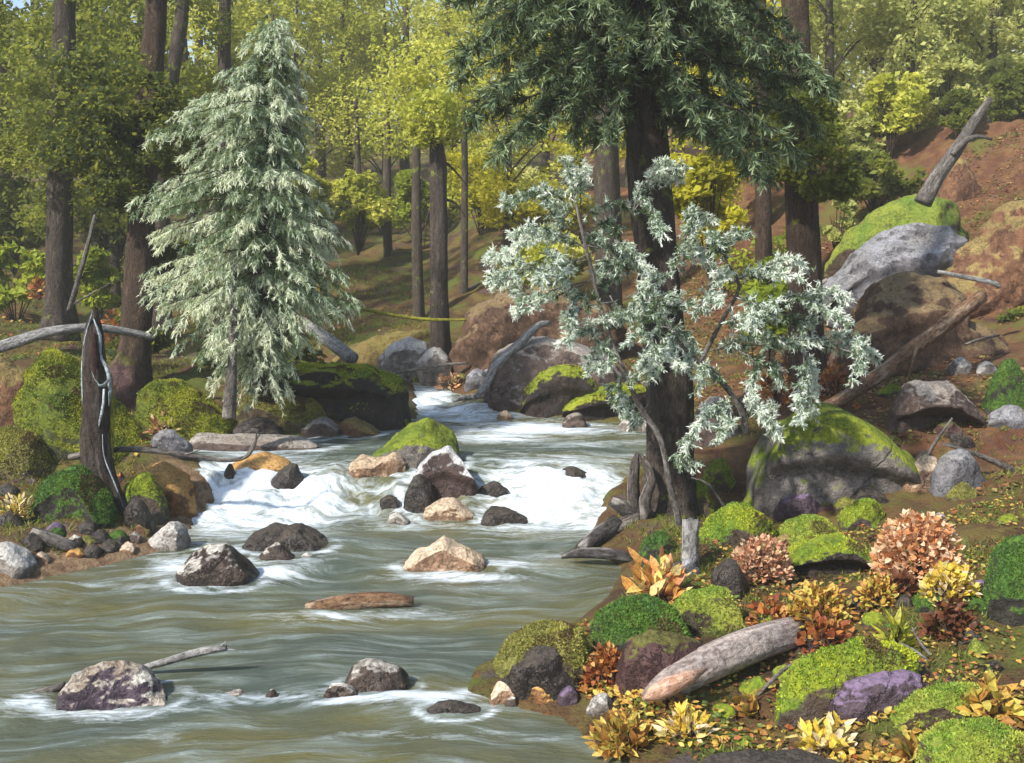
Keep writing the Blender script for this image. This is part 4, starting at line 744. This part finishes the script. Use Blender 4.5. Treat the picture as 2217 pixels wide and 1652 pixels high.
# ------------------------------------------------------------------ boughs traced one by one
def boughs(root, lst, r, mat, tw=.11, k=16, nl=.05, nw=.013, dens=.02, t0=.35, name='crown', stem=.007, tip=.5, droop=.5, jit=.15):
    S, D, L, T, parts = [], [], [], [], []
    for (pts, Ys) in lst:
        P = catmull(pxpath(pts, Ys), 12); parts.append(tube(P[::2], [stem, stem * .35], n=9, seg=5, seed=len(S) % 50)); ln = np.linalg.norm(np.diff(P, axis=0), axis=1).sum(); m = max(5, int(ln / dens)); cl = r.uniform(-.15, .15)
        for j in range(m):
            s = r.uniform(.1, 1); q = s * 11; i = min(10, int(q)); p = P[i] + (P[i + 1] - P[i]) * (q - i); tg = P[i + 1] - P[i]; tg = tg / (np.linalg.norm(tg) + 1e-6)
            S.append(p); D.append(tg * .8 + r.normal(size=3) * .7 + np.array([0, 0, -droop * r.uniform(0, 1)])); L.append(r.uniform(.5, 1) * tw); T.append(t0 + tip * r.uniform(0, 1) * (.35 + .65 * s) + cl)
    S = np.array(S); V, Fq, tt = needles(S, np.array(D), np.array(L), k, nl, nw, r, np.array(T) + fbm(S, 4, 31, 2) * .3, .7, .2, jit)
    mesh(name, V, Fq, mat, root, attrs={'tint': ('FLOAT', tt)}, smooth=False); return parts
def big_tree():
    Y = 8.55; r = np.random.default_rng(3); b = at(1450, 1150, Y); root = empty('big_conifer', b, 'biggest dark trunk right of the stream with dark green drooping boughs overhead', 'tree')
    pts = [(1355, -420), (1372, -100), (1386, 100), (1400, 300), (1416, 480), (1432, 660), (1448, 850), (1452, 1000), (1448, 1090), (1446, 1160)]; wd = [50, 66, 74, 84, 88, 96, 104, 108, 120, 158]
    parts = [tube(pxpath(pts[::-1], Y), [x / 2 * Y / F for x in wd[::-1]], n=90, seg=26, seed=7, lobes=5, rough=.10)]
    L = []
    tips = [(1000, 130), (1012, 255), (1080, 190), (1092, 340), (1150, 290), (1228, 330), (1300, 280), (1060, 60), (1120, 120), (1190, 210), (1260, 130), (1340, 300), (1800, 192), (1772, 268), (1705, 335), (1640, 262), (1600, 190), (1560, 120), (1530, 265), (1480, 290), (1690, 180), (1640, 60), (1560, 20), (1480, 120), (1720, 100), (1100, 0), (1180, 60), (1000, 20), (1300, 30), (1380, 200), (1430, 100), (1590, 300), (1660, 370), (1230, 240), (1160, 170), (1440, 210)]
    for (tx, ty) in tips:
        for q in range(3):
            x, y = tx + r.normal() * 16, ty + r.normal() * 14; rise = r.uniform(60, 190); y0 = y - rise; x0 = np.interp(y0, [-420, 300], [1355, 1400]); dy = r.uniform(-1.1, 1.1)
            L.append(([(x0, y0), (x0 + (x - x0) * .45, y0 + rise * .12), (x0 + (x - x0) * .8, y0 + rise * .55), (x, y)], [Y, Y + dy * .5, Y + dy * .85, Y + dy]))
    for q in range(60):
        a = r.uniform(0, 6.28); y0 = r.uniform(-380, 60); R = r.uniform(.7, 1.6); dx = math.cos(a) * R / Y * F; dy = math.sin(a) * R; x0 = np.interp(y0, [-420, 300], [1355, 1400])
        L.append(([(x0, y0), (x0 + dx * .5, y0 + 20), (x0 + dx, y0 + 110)], [Y, Y + dy * .5, Y + dy]))
    bp = boughs(root, L, r, NEEDD, tw=.12, k=15, nl=.055, nw=.012, dens=.021, t0=.16, stem=.011, tip=.72, droop=.9)
    wood('trunk', parts + bp, BARK(), root)
    rts = [tube(pxpath([(1402, 1125), (1398, 1080), (1412, 1040), (1400, 1005), (1385, 982)], [Y - .32, Y - .34, Y - .3, Y - .26, Y - .25]), [.05, .04, .034, .03, .012], seg=9, rough=.25, seed=4),
           tube(pxpath([(1375, 1130), (1370, 1060), (1374, 1010), (1380, 980)], [Y - .2] * 4), [.06, .05, .04, .015], seg=9, rough=.25, seed=6),
           tube(pxpath([(1410, 1120), (1360, 1135), (1310, 1150)], [Y - .2, Y - .25, Y - .3]), [.09, .07, .03], seg=9, rough=.25, seed=9)]
    wood('root', rts, woodmat('root_wood', (.03, .024, .02), (.12, .10, .09), (.5, .44, .40)), root)
big_tree()
def frosted():
    Y = 7.9; r = np.random.default_rng(8); b = at(1478, 1195, Y); root = empty('young_conifer', b, 'young conifer with white-tipped blue-green sprays leaning across the big trunk', 'tree')
    stems = [([(1478, 1200), (1468, 1120), (1452, 1060), (1440, 990), (1425, 940), (1385, 880), (1350, 800), (1310, 700), (1275, 560), (1245, 430), (1236, 350)], [Y] * 6 + [Y - .1] * 5, [18, 16, 16, 14, 14, 12, 10, 9, 8, 6, 3]),
             ([(1616, 940), (1606, 890), (1570, 835), (1515, 785), (1470, 740), (1420, 640)], [7.9] * 6, [16, 14, 13, 11, 8, 4]), ([(1515, 785), (1560, 700), (1600, 620), (1570, 560), (1575, 500)], [7.9] * 5, [10, 9, 8, 6, 4]), ([(1575, 1108), (1556, 1078), (1532, 1046), (1496, 1034)], [8.1] * 4, [8, 6, 5, 3])]
    parts = [tube(pxpath(p, y), [x / 2 * Y / F for x in w_], seg=9, seed=i + 3, rough=.12) for i, (p, y, w_) in enumerate(stems)]
    Z = [[(1240, 440), (1236, 390), (1225, 345)], [(1245, 430), (1265, 385), (1260, 350)], [(1240, 450), (1180, 410), (1130, 425), (1095, 445)], [(1250, 470), (1200, 440), (1160, 410)], [(1260, 470), (1320, 440), (1370, 450)], [(1370, 460), (1390, 400), (1430, 370), (1475, 385)], [(1400, 400), (1440, 350), (1470, 370)],
         [(1380, 430), (1420, 470), (1425, 500)], [(1270, 540), (1200, 500), (1140, 520), (1100, 540)], [(1200, 510), (1160, 500), (1110, 510)], [(1280, 560), (1180, 580), (1110, 560), (1065, 545)], [(1150, 580), (1090, 590), (1060, 610)], [(1290, 600), (1210, 640), (1150, 640), (1110, 675)], [(1180, 640), (1120, 630), (1090, 600)],
         [(1260, 500), (1330, 540), (1380, 570)], [(1330, 520), (1370, 540), (1400, 580)], [(1280, 600), (1340, 580), (1310, 620)], [(1300, 650), (1250, 640), (1240, 690)], [(1310, 700), (1260, 720), (1215, 740)], [(1310, 700), (1380, 680), (1420, 660), (1470, 640)], [(1400, 650), (1450, 640), (1520, 670)], [(1330, 740), (1290, 760), (1270, 790)],
         [(1380, 640), (1420, 610), (1400, 590)], [(1420, 640), (1430, 700), (1400, 730)], [(1440, 700), (1480, 740), (1500, 770)], [(1470, 720), (1450, 760), (1480, 790)], [(1350, 800), (1340, 850), (1350, 880)], [(1360, 830), (1390, 790), (1420, 760)], [(1385, 880), (1370, 920), (1360, 870)], [(1500, 690), (1530, 640), (1560, 650)], [(1480, 600), (1460, 560), (1500, 540), (1530, 570)],
         [(1500, 560), (1500, 500), (1490, 460)], [(1480, 520), (1510, 480), (1550, 470)], [(1560, 560), (1590, 520), (1615, 505)], [(1575, 560), (1560, 520), (1550, 540)], [(1600, 620), (1660, 580), (1700, 560), (1750, 575)], [(1650, 600), (1680, 590), (1730, 600)], [(1600, 640), (1640, 660), (1680, 650)], [(1560, 700), (1620, 700), (1650, 690)], [(1680, 660), (1720, 640), (1790, 640), (1835, 650)], [(1740, 640), (1780, 670), (1840, 690)],
         [(1690, 680), (1720, 690), (1745, 720)], [(1530, 760), (1600, 750), (1680, 745), (1740, 745)], [(1680, 750), (1760, 740), (1830, 755), (1895, 770)], [(1820, 755), (1860, 770), (1870, 800)], [(1740, 750), (1750, 800), (1745, 860), (1735, 910)], [(1745, 760), (1765, 820), (1750, 880)], [(1600, 760), (1640, 790), (1625, 850), (1660, 900), (1685, 940)], [(1640, 790), (1680, 800), (1695, 830)], [(1620, 850), (1640, 890), (1670, 890)],
         [(1560, 830), (1530, 800), (1510, 830)], [(1590, 880), (1540, 880), (1510, 920), (1490, 970)], [(1500, 930), (1480, 970), (1505, 1005)], [(1545, 900), (1560, 920), (1550, 950)], [(1530, 620), (1560, 600), (1540, 580)], [(1420, 590), (1400, 640), (1370, 660)], [(1350, 600), (1320, 560), (1290, 590)], [(1230, 560), (1220, 600), (1190, 610)], [(1320, 640), (1340, 680), (1310, 690)], [(1180, 540), (1210, 560), (1160, 600)], [(1290, 480), (1340, 490), (1300, 520)], [(1400, 760), (1430, 790), (1400, 810)], [(1300, 720), (1330, 760), (1300, 800)]]
    L = []
    for p in Z:
        dy = r.uniform(-.45, .4)
        L.append((p, [Y + dy * (.3 + .7 * i / (len(p) - 1)) for i in range(len(p))])); dy2 = dy + r.uniform(-.4, .4)
        if r.random() < .95: L.append(([(x + r.normal() * 14, y + r.normal() * 12) for x, y in p], [Y + dy2 * (.3 + .7 * i / (len(p) - 1)) for i in range(len(p))]))
    parts += boughs(root, L, r, NEEDW, tw=.08, k=28, nl=.031, nw=.0072, dens=.0115, t0=.24, stem=.006, tip=.72, droop=.5, jit=.2)
    wood('trunk', parts, GREYW(), root)
frosted()
# ------------------------------------------------------------------ autumn shrubs and leaf clumps
PAL = {'orange': [(.85, .45, .20), (.90, .60, .36), (.72, .32, .13), (.92, .70, .46)], 'flame': [(.80, .40, .10), (.85, .62, .16), (.70, .28, .10), (.90, .72, .30)], 'salmon': [(.72, .38, .22), (.80, .52, .34), (.55, .24, .13), (.72, .52, .30)], 'yellow': [(.80, .62, .08), (.85, .72, .25), (.70, .48, .06), (.85, .70, .45)],
       'gold': [(.60, .34, .06), (.72, .48, .10), (.42, .19, .04), (.62, .52, .10)], 'rust': [(.42, .12, .03), (.55, .22, .05), (.28, .07, .03), (.60, .33, .10)], 'brown': [(.16, .05, .02), (.24, .08, .03), (.10, .035, .02)], 'lime': [(.45, .48, .04), (.55, .52, .06), (.30, .36, .04)],
       'slope': [(.30, .12, .04), (.42, .20, .07), (.20, .09, .04), (.38, .28, .10), (.22, .20, .06), (.14, .08, .05), (.28, .26, .07)],
       'grass': [(.16, .22, .02), (.26, .30, .03), (.10, .15, .02), (.34, .33, .06), (.22, .18, .05)],
       'mixed': [(.60, .32, .07), (.70, .50, .10), (.45, .14, .04), (.16, .07, .03), (.50, .42, .08), (.25, .10, .04), (.14, .22, .04)]}
def blade_leaves(B0, D, L, W, r, cols):
    """pointed folded leaves: 2 quads each along a curved midrib"""
    n = len(B0); D = unit(D); s = unit(np.cross(D, r.normal(size=(n, 3)) * .5 + np.array([0, -.3, 1.]))); u = np.cross(s, D); L = L[:, None]; W = W[:, None]
    c = r.uniform(-.25, .05, n)[:, None]
    m1 = B0 + D * L * .35 + u * L * .06; m2 = B0 + D * L * .7 + u * L * c * .4; tip = B0 + D * L + u * L * c
    V = np.stack([B0, m1 - s * W + u * W * .3, m1, m1 + s * W + u * W * .3, m2 - s * W * .75 + u * W * .2, m2, m2 + s * W * .75 + u * W * .2, tip], 1).reshape(-1, 3)
    o = np.arange(n)[:, None] * 8; q = np.vstack([o + np.array([1, 2, 5, 4]), o + np.array([2, 3, 6, 5])]); t = np.vstack([o + np.array([0, 2, 1]), o + np.array([0, 3, 2]), o + np.array([4, 5, 7]), o + np.array([5, 6, 7])])
    ci = np.array(cols)[r.integers(0, len(cols), n)] * r.uniform(.85, 1.25, n)[:, None]; c4 = np.concatenate([np.repeat(ci, 8, 0), np.ones((n * 8, 1))], 1)
    return V, [q, t], c4
def clump(name, label, x0, x1, y0, y1, pal, n, ll, cat='shrub', group=None, Y=None, fat=.32, up=.4, fill=.6):
    """leafy clump filling a dome: stems from one foot, leaves on them"""
    r = np.random.default_rng(int(x0 * 3 + y0)); mx = (x0 + x1) / 2
    if Y is None: Y = gY(mx, y1)
    k = Y / F; b = at(mx, y1, Y); a = (x1 - x0) / 2 * k; h = (y1 - y0) * k; Yc = Y + a * .3
    root = empty(name, b, label, cat, group); u = unit(r.normal(size=(n, 3))); u[:, 2] = np.abs(u[:, 2]); rad = r.uniform(fill, 1, n)[:, None] * .85
    p = np.array([b[0], Yc, b[2]]) + u * rad * np.array([a, a * .7, h]) ; D = u * np.array([1, .8, 1]) + np.array([0, -.3, up]) + r.normal(size=(n, 3)) * .45
    V, Fs, c = blade_leaves(p, D, ll * r.uniform(.6, 1.2, n), ll * fat * r.uniform(.7, 1.2, n), r, PAL[pal]); mesh('leaves', V, Fs, leafcol('autumn_leaf'), root, attrs={'lcol': ('FLOAT_COLOR', c)}, smooth=False)
    st_ = [tube([b, b * .5 + p[i] * .5 + np.array([0, 0, h * .12]), p[i]], [.007, .004, .002], n=6, seg=4, seed=i) for i in range(0, n, max(1, n // 24))]
    wood('stems', st_, BARKB(), root); return root
ga = 'autumn shrubs on the right bank'
clump('autumn_shrub', 'biggest orange shrub in front of the right slope', 1878, 2115, 1088, 1250, 'orange', 1300, .046, group=ga, fat=.42)
clump('autumn_shrub', 'salmon pink shrub among the mossy rocks', 1565, 1735, 1145, 1258, 'salmon', 800, .038, group=ga, fat=.38)
clump('leaf_cluster', 'large upright orange and yellow leaves at the water by the stump', 1348, 1510, 1195, 1312, 'flame', 80, .14, cat='plant', group=ga, fat=.22, up=.7, fill=.05)
clump('autumn_shrub', 'bright yellow shrub below the biggest orange one', 1988, 2135, 1212, 1310, 'yellow', 420, .045, group=ga, fat=.42)
clump('autumn_shrub', 'dark red-brown leaves below the bright yellow shrub', 1990, 2130, 1290, 1385, 'brown', 240, .048, group=ga)
clump('autumn_shrub', 'red-brown leaves left of the bright yellow shrub', 1900, 2000, 1240, 1300, 'brown', 70, .06, group=ga)
clump('autumn_shrub', 'golden leaves spread in front of the green moss-capped rock', 1690, 1870, 1250, 1368, 'gold', 520, .048, group=ga)
clump('autumn_shrub', 'golden olive leaves right of the spread golden ones', 1850, 1960, 1240, 1320, 'gold', 300, .042, group=ga)
clump('autumn_shrub', 'rusty leaves at the tail of the pale log', 1615, 1720, 1290, 1365, 'rust', 110, .06, group=ga)
clump('autumn_shrub', 'fiery orange leaves under the bright green boulder at the water', 1252, 1385, 1388, 1490, 'rust', 420, .04, group=ga)
clump('leaf_cluster', 'yellow-green grassy tuft above the white forked twig', 1900, 1985, 1325, 1420, 'lime', 90, .11, cat='plant', group=ga, fat=.12, fill=.1, up=.7)
clump('autumn_shrub', 'red leaves lying behind the pale log', 1720, 1860, 1335, 1410, 'rust', 90, .06, group=ga)
clump('leaf_cluster', 'golden brown leaf blades at the bottom edge of the right bank', 1262, 1440, 1535, 1640, 'gold', 260, .075, cat='plant', group=ga, fat=.2, fill=.1)
clump('leaf_cluster', 'yellow grassy clump right of the golden blades', 1420, 1560, 1535, 1605, 'yellow', 130, .07, cat='plant', group=ga, fat=.18, fill=.2)
clump('leaf_cluster', 'pale yellow leaf fan at the bottom right of centre', 1700, 1880, 1560, 1650, 'yellow', 140, .08, cat='plant', group=ga, fat=.22, fill=.1)
clump('leaf_cluster', 'pair of tan leaves standing by the pale log', 1590, 1660, 1485, 1560, 'gold', 16, .11, cat='plant', group=ga, fat=.3, fill=.1)
clump('leaf_cluster', 'tan leaves near the right edge above the corner boulder', 2090, 2217, 1470, 1560, 'gold', 70, .07, cat='plant', group=ga)
clump('leaf_cluster', 'three tan leaves left of the corner boulder', 1935, 2020, 1580, 1660, 'gold', 18, .10, cat='plant', group=ga, fat=.25, fill=.1)
clump('fern', 'rusty fern at the foot of the round mossy boulder', 305, 400, 890, 948, 'salmon', 120, .09, cat='fern', fat=.18, fill=.2)
clump('fern', 'pale yellow grass tuft at the left edge below the olive boulder', -20, 80, 1065, 1128, 'yellow', 160, .07, cat='grass tuft', fat=.14, fill=.2)
clump('leaf_cluster', 'small heap of orange leaves at the head of the stream', 940, 1010, 800, 845, 'orange', 90, .08, cat='plant')
clump('autumn_shrub', 'red leaves behind the white-barked log at the left', 205, 290, 665, 745, 'rust', 130, .09, Y=13.5)
clump('autumn_shrub', 'fiery red shrub between right trunk and rusty log', 1755, 1870, 770, 880, 'rust', 220, .07, Y=10.6)
clump('autumn_shrub', 'red leaves left of the tall right trunk', 1630, 1735, 790, 880, 'rust', 160, .07, Y=11)
clump('autumn_shrub', 'small red leaf patch beside the furthest left trunk', 60, 110, 590, 650, 'rust', 60, .10, Y=16)
# green understorey
def bush(label, x0, x1, y0, y1, kind, Y, n=14, per=330, size=.055, group='green understorey bushes', name='bush'):
    r = np.random.default_rng(int(x0 + y0 * 5)); k = Y / F; b = at((x0 + x1) / 2, y1, Y); b[2] = max(b[2] - .3, float(surf(np.array([b[0]]), np.array([Y]))[0])) if Y > 17.9 else b[2]; root = empty(name, b, label, 'bush', group); a = (x1 - x0) / 2 * k; h = (y1 - y0) * k; bl = []; st_ = []
    for i in range(n):
        t = r.uniform(.25, 1); an = r.uniform(0, 6.28); q = r.uniform(0, .75); c = b + np.array([math.cos(an) * a * q, math.sin(an) * a * .7 * q, h * (.15 + .7 * t * (1 - .4 * q))]); s = min(a, h) * r.uniform(.28, .42); bl.append((*c, s * 1.2, s * 1.1, s * .8)); st_.append(tube([b, (b + c) / 2 + np.array([0, 0, .05]), c], [.014, .008, .003], n=6, seg=4, seed=i))
    V, Fq, T = crown_data(r, bl, per, size, tnoise=2.5); mesh('foliage', V, Fq, LMAT(kind), root, attrs={'tint': ('FLOAT', T)}, smooth=False); wood('stems', st_, BARKB(), root)
bush('lime bush behind the furthest left trunk', -40, 110, 480, 720, 'lime', 17.5, size=.08)
bush('yellow-green bush between the two left trunks', 150, 270, 500, 720, 'lime', 17, size=.08)
bush('bright yellow bush beside the big trunk', 1430, 1640, 230, 600, 'yellow', 13.5, n=18, size=.07)
bush('lime bush low between big trunk and right trunk', 1590, 1740, 520, 800, 'lime', 13, n=18, size=.065)
bush('olive bush growing above the lime-mossed ledge', 1800, 1980, 300, 470, 'olive', 17, n=16, size=.08)
bush('grey-green bush left of the lime-mossed ledge', 1770, 1850, 400, 560, 'haze', 16, n=10, size=.07)
bush('golden bush behind the frosted sapling', 1080, 1300, 470, 680, 'yellowgreen', 16, n=16, size=.08)
bush('dark bush between the silvery conifer and the left trunks', 210, 360, 640, 830, 'dark', 13, n=14, size=.07)
bush('dark undergrowth under the silvery conifer', 430, 720, 700, 850, 'dark', 13.0, n=18, size=.06)
bush('green bush at the right edge on the upper slope', 2090, 2260, 640, 800, 'olive', 12.8, n=12, size=.06)
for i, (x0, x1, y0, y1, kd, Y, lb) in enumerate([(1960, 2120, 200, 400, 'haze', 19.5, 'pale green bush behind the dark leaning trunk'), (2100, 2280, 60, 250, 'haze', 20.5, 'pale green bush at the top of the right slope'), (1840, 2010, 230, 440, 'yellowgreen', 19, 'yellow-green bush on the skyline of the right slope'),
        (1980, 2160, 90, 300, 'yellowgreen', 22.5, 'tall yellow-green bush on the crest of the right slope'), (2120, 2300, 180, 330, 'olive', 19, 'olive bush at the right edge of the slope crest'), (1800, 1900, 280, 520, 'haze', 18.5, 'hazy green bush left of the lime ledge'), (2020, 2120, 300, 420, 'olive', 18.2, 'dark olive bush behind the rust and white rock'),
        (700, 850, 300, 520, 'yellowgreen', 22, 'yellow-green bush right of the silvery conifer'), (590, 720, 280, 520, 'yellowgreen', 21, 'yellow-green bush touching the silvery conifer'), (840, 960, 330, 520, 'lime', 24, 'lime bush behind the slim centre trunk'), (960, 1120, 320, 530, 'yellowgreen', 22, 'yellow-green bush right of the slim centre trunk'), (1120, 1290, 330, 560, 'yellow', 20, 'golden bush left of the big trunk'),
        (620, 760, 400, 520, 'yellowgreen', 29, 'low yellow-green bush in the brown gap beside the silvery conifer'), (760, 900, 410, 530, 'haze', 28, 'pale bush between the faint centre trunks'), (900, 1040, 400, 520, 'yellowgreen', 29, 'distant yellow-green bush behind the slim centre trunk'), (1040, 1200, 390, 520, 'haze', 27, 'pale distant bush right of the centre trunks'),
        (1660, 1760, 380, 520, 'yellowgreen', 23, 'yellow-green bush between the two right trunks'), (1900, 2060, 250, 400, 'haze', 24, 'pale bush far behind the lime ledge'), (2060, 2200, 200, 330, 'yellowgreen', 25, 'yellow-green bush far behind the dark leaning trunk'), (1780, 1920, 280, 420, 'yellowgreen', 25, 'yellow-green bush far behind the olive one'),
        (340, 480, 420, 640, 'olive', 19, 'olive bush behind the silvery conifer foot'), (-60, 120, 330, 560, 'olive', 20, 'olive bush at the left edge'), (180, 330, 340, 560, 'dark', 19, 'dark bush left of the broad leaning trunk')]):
    bush(lb, x0, x1, y0, y1, kd, Y, n=20, per=650, size=.065, group='understorey bushes in the background')
# ------------------------------------------------------------------ fallen leaves over both banks
r = np.random.default_rng(19)
def scatter(name, label, n, xr, yr, sz, pal, mask=None):
    X = r.uniform(*xr, n); Y = r.uniform(*yr, n); d = sdist(X, Y); ok = d > .06
    if mask is not None: ok &= mask(X, Y, d)
    X, Y = X[ok], Y[ok]; m = len(X); Z = height(X, Y) + r.uniform(.002, .03, m); p = np.stack([X, Y, Z], 1); a = r.uniform(0, 6.28, m)
    D = np.stack([np.cos(a), np.sin(a), r.uniform(-.1, .5, m)], 1); L = sz * r.uniform(.5, 1.3, m)
    V, Fs, c = blade_leaves(p, D, L, L * .3, r, PAL[pal]); tag(mesh(name, V, Fs, leafcol('autumn_leaf'), attrs={'lcol': ('FLOAT_COLOR', c)}, smooth=False), label, 'fallen leaves', kind='stuff')
scatter('fallen_leaves', 'fallen autumn leaves strewn over the right foreground bank', 13000, (.2, 3.6), (3.8, 7.8), .032, 'mixed', lambda X, Y, d: fbm(np.stack([X, Y, X * 0], 1), 2.6, 4, 3) > -.12)
scatter('slope_leaf_litter', 'brown and rusty leaf litter on the right slope', 30000, (.5, 9.5), (7.3, 18), .05, 'slope', lambda X, Y, d: fbm(np.stack([X, Y, X * 0], 1), 1.1, 14, 3) > -.12)
scatter('left_leaf_litter', 'leaf litter on the left bank among the boulders', 7000, (-9, -1.5), (7.5, 19), .06, 'mixed', lambda X, Y, d: fbm(np.stack([X, Y, X * 0], 1), 1.4, 24, 3) > .0)


def tufts(name, label, n, xr, yr, h, th, sc, mask=None):
    X = r.uniform(*xr, n); Y = r.uniform(*yr, n); d = sdist(X, Y); ok = (d > .10) & (fbm(np.stack([X, Y, X * 0], 1), sc, 44, 3) > th)
    if mask is not None: ok &= mask(X, Y)
    X, Y = X[ok], Y[ok]; m = len(X); p = np.stack([X, Y, height(X, Y) - .005], 1); k = 7; P_ = np.repeat(p, k, 0) + r.normal(size=(m * k, 3)) * np.array([.02, .02, 0])
    D = unit(r.normal(size=(m * k, 3)) * np.array([.6, .6, .2]) + np.array([0, 0, .8])); s_ = unit(np.cross(D, r.normal(size=(m * k, 3)))); L = (h * r.uniform(.4, 1.3, m * k))[:, None]
    V = np.stack([P_ - s_ * .0045, P_ + s_ * .0045, P_ + D * L * np.array([1, 1, 1.])], 1).reshape(-1, 3); c = np.repeat(np.array(PAL['grass'])[r.integers(0, 5, m)], k, 0) * r.uniform(.6, 1.3, m * k)[:, None]
    c = np.concatenate([np.repeat(c, 3, 0), np.ones((m * k * 3, 1))], 1); tag(mesh(name, V, np.arange(m * k * 3).reshape(-1, 3), leafcol('autumn_leaf'), attrs={'lcol': ('FLOAT_COLOR', c)}, smooth=False), label, 'grass', kind='stuff')
scatter('golden_leaf_litter', 'golden and orange leaves heaped along the bottom edge of the right bank', 7000, (.25, 2.7), (4.1, 5.25), .042, 'gold', lambda X, Y, d: fbm(np.stack([X, Y, X * 0], 1), 3.2, 54, 3) > .1)
tufts('slope_grass', 'short grass and moss tufts in patches on the right slope', 24000, (.8, 9.5), (7.5, 18), .05, .22, 1.0)
tufts('bank_grass', 'short grass tufts among the stones of the right foreground bank', 7000, (.3, 3.6), (3.8, 7.8), .045, .05, 2.4)
tufts('left_grass', 'short grass tufts on the left bank and under the trees', 26000, (-11, -1.2), (7.6, 22), .07, .0, .9)
# ------------------------------------------------------------------ labels: number look-alikes from left to right
ONES = ['leftmost', 'second from the left', 'third from the left', 'fourth from the left', 'fifth from the left', 'sixth from the left', 'seventh from the left', 'eighth from the left', 'ninth from the left', 'tenth from the left'] + [f'{w_} from the left' for w_ in 'eleventh twelfth thirteenth fourteenth fifteenth sixteenth seventeenth eighteenth nineteenth twentieth'.split()] + [f'twenty-{w_} from the left' for w_ in 'first second third fourth fifth sixth seventh eighth ninth'.split()] + ['thirtieth from the left'] + [f'thirty-{w_} from the left' for w_ in 'first second third fourth fifth sixth seventh eighth ninth'.split()]
same = {}
for o in bpy.data.objects:
    if o.parent is None and o.get('label'): same.setdefault(o['label'], []).append(o)
for lb, os_ in same.items():
    if len(os_) > 1:
        os_.sort(key=lambda o: o.location[0] / o.location[1])
        for i, o in enumerate(os_): o['label'] = lb + ', ' + (ONES[i] if i < len(os_) - 1 else 'rightmost')
# ------------------------------------------------------------------ haze
hz = bpy.data.materials.new('haze_air'); hz.use_nodes = True; ht_ = hz.node_tree; ht_.nodes.remove(ht_.nodes['Principled BSDF'])
pv = ht_.nodes.new('ShaderNodeVolumePrincipled'); pv.inputs['Color'].default_value = (.95, .96, .88, 1); pv.inputs['Density'].default_value = .0024
ht_.links.new(pv.outputs[0], ht_.nodes['Material Output'].inputs['Volume'])
x0, x1, y0, y1, z0, z1 = -97, 97, -27, 122, -3, 22
hv = [(x, y, z) for z in (z0, z1) for y in (y0, y1) for x in (x0, x1)]
ho = mesh('haze', hv, np.array([[0, 2, 3, 1], [4, 5, 7, 6], [0, 1, 5, 4], [2, 6, 7, 3], [0, 4, 6, 2], [1, 3, 7, 5]]), hz, smooth=False); tag(ho, 'thin pale haze hanging in the forest air', 'haze', kind='stuff')
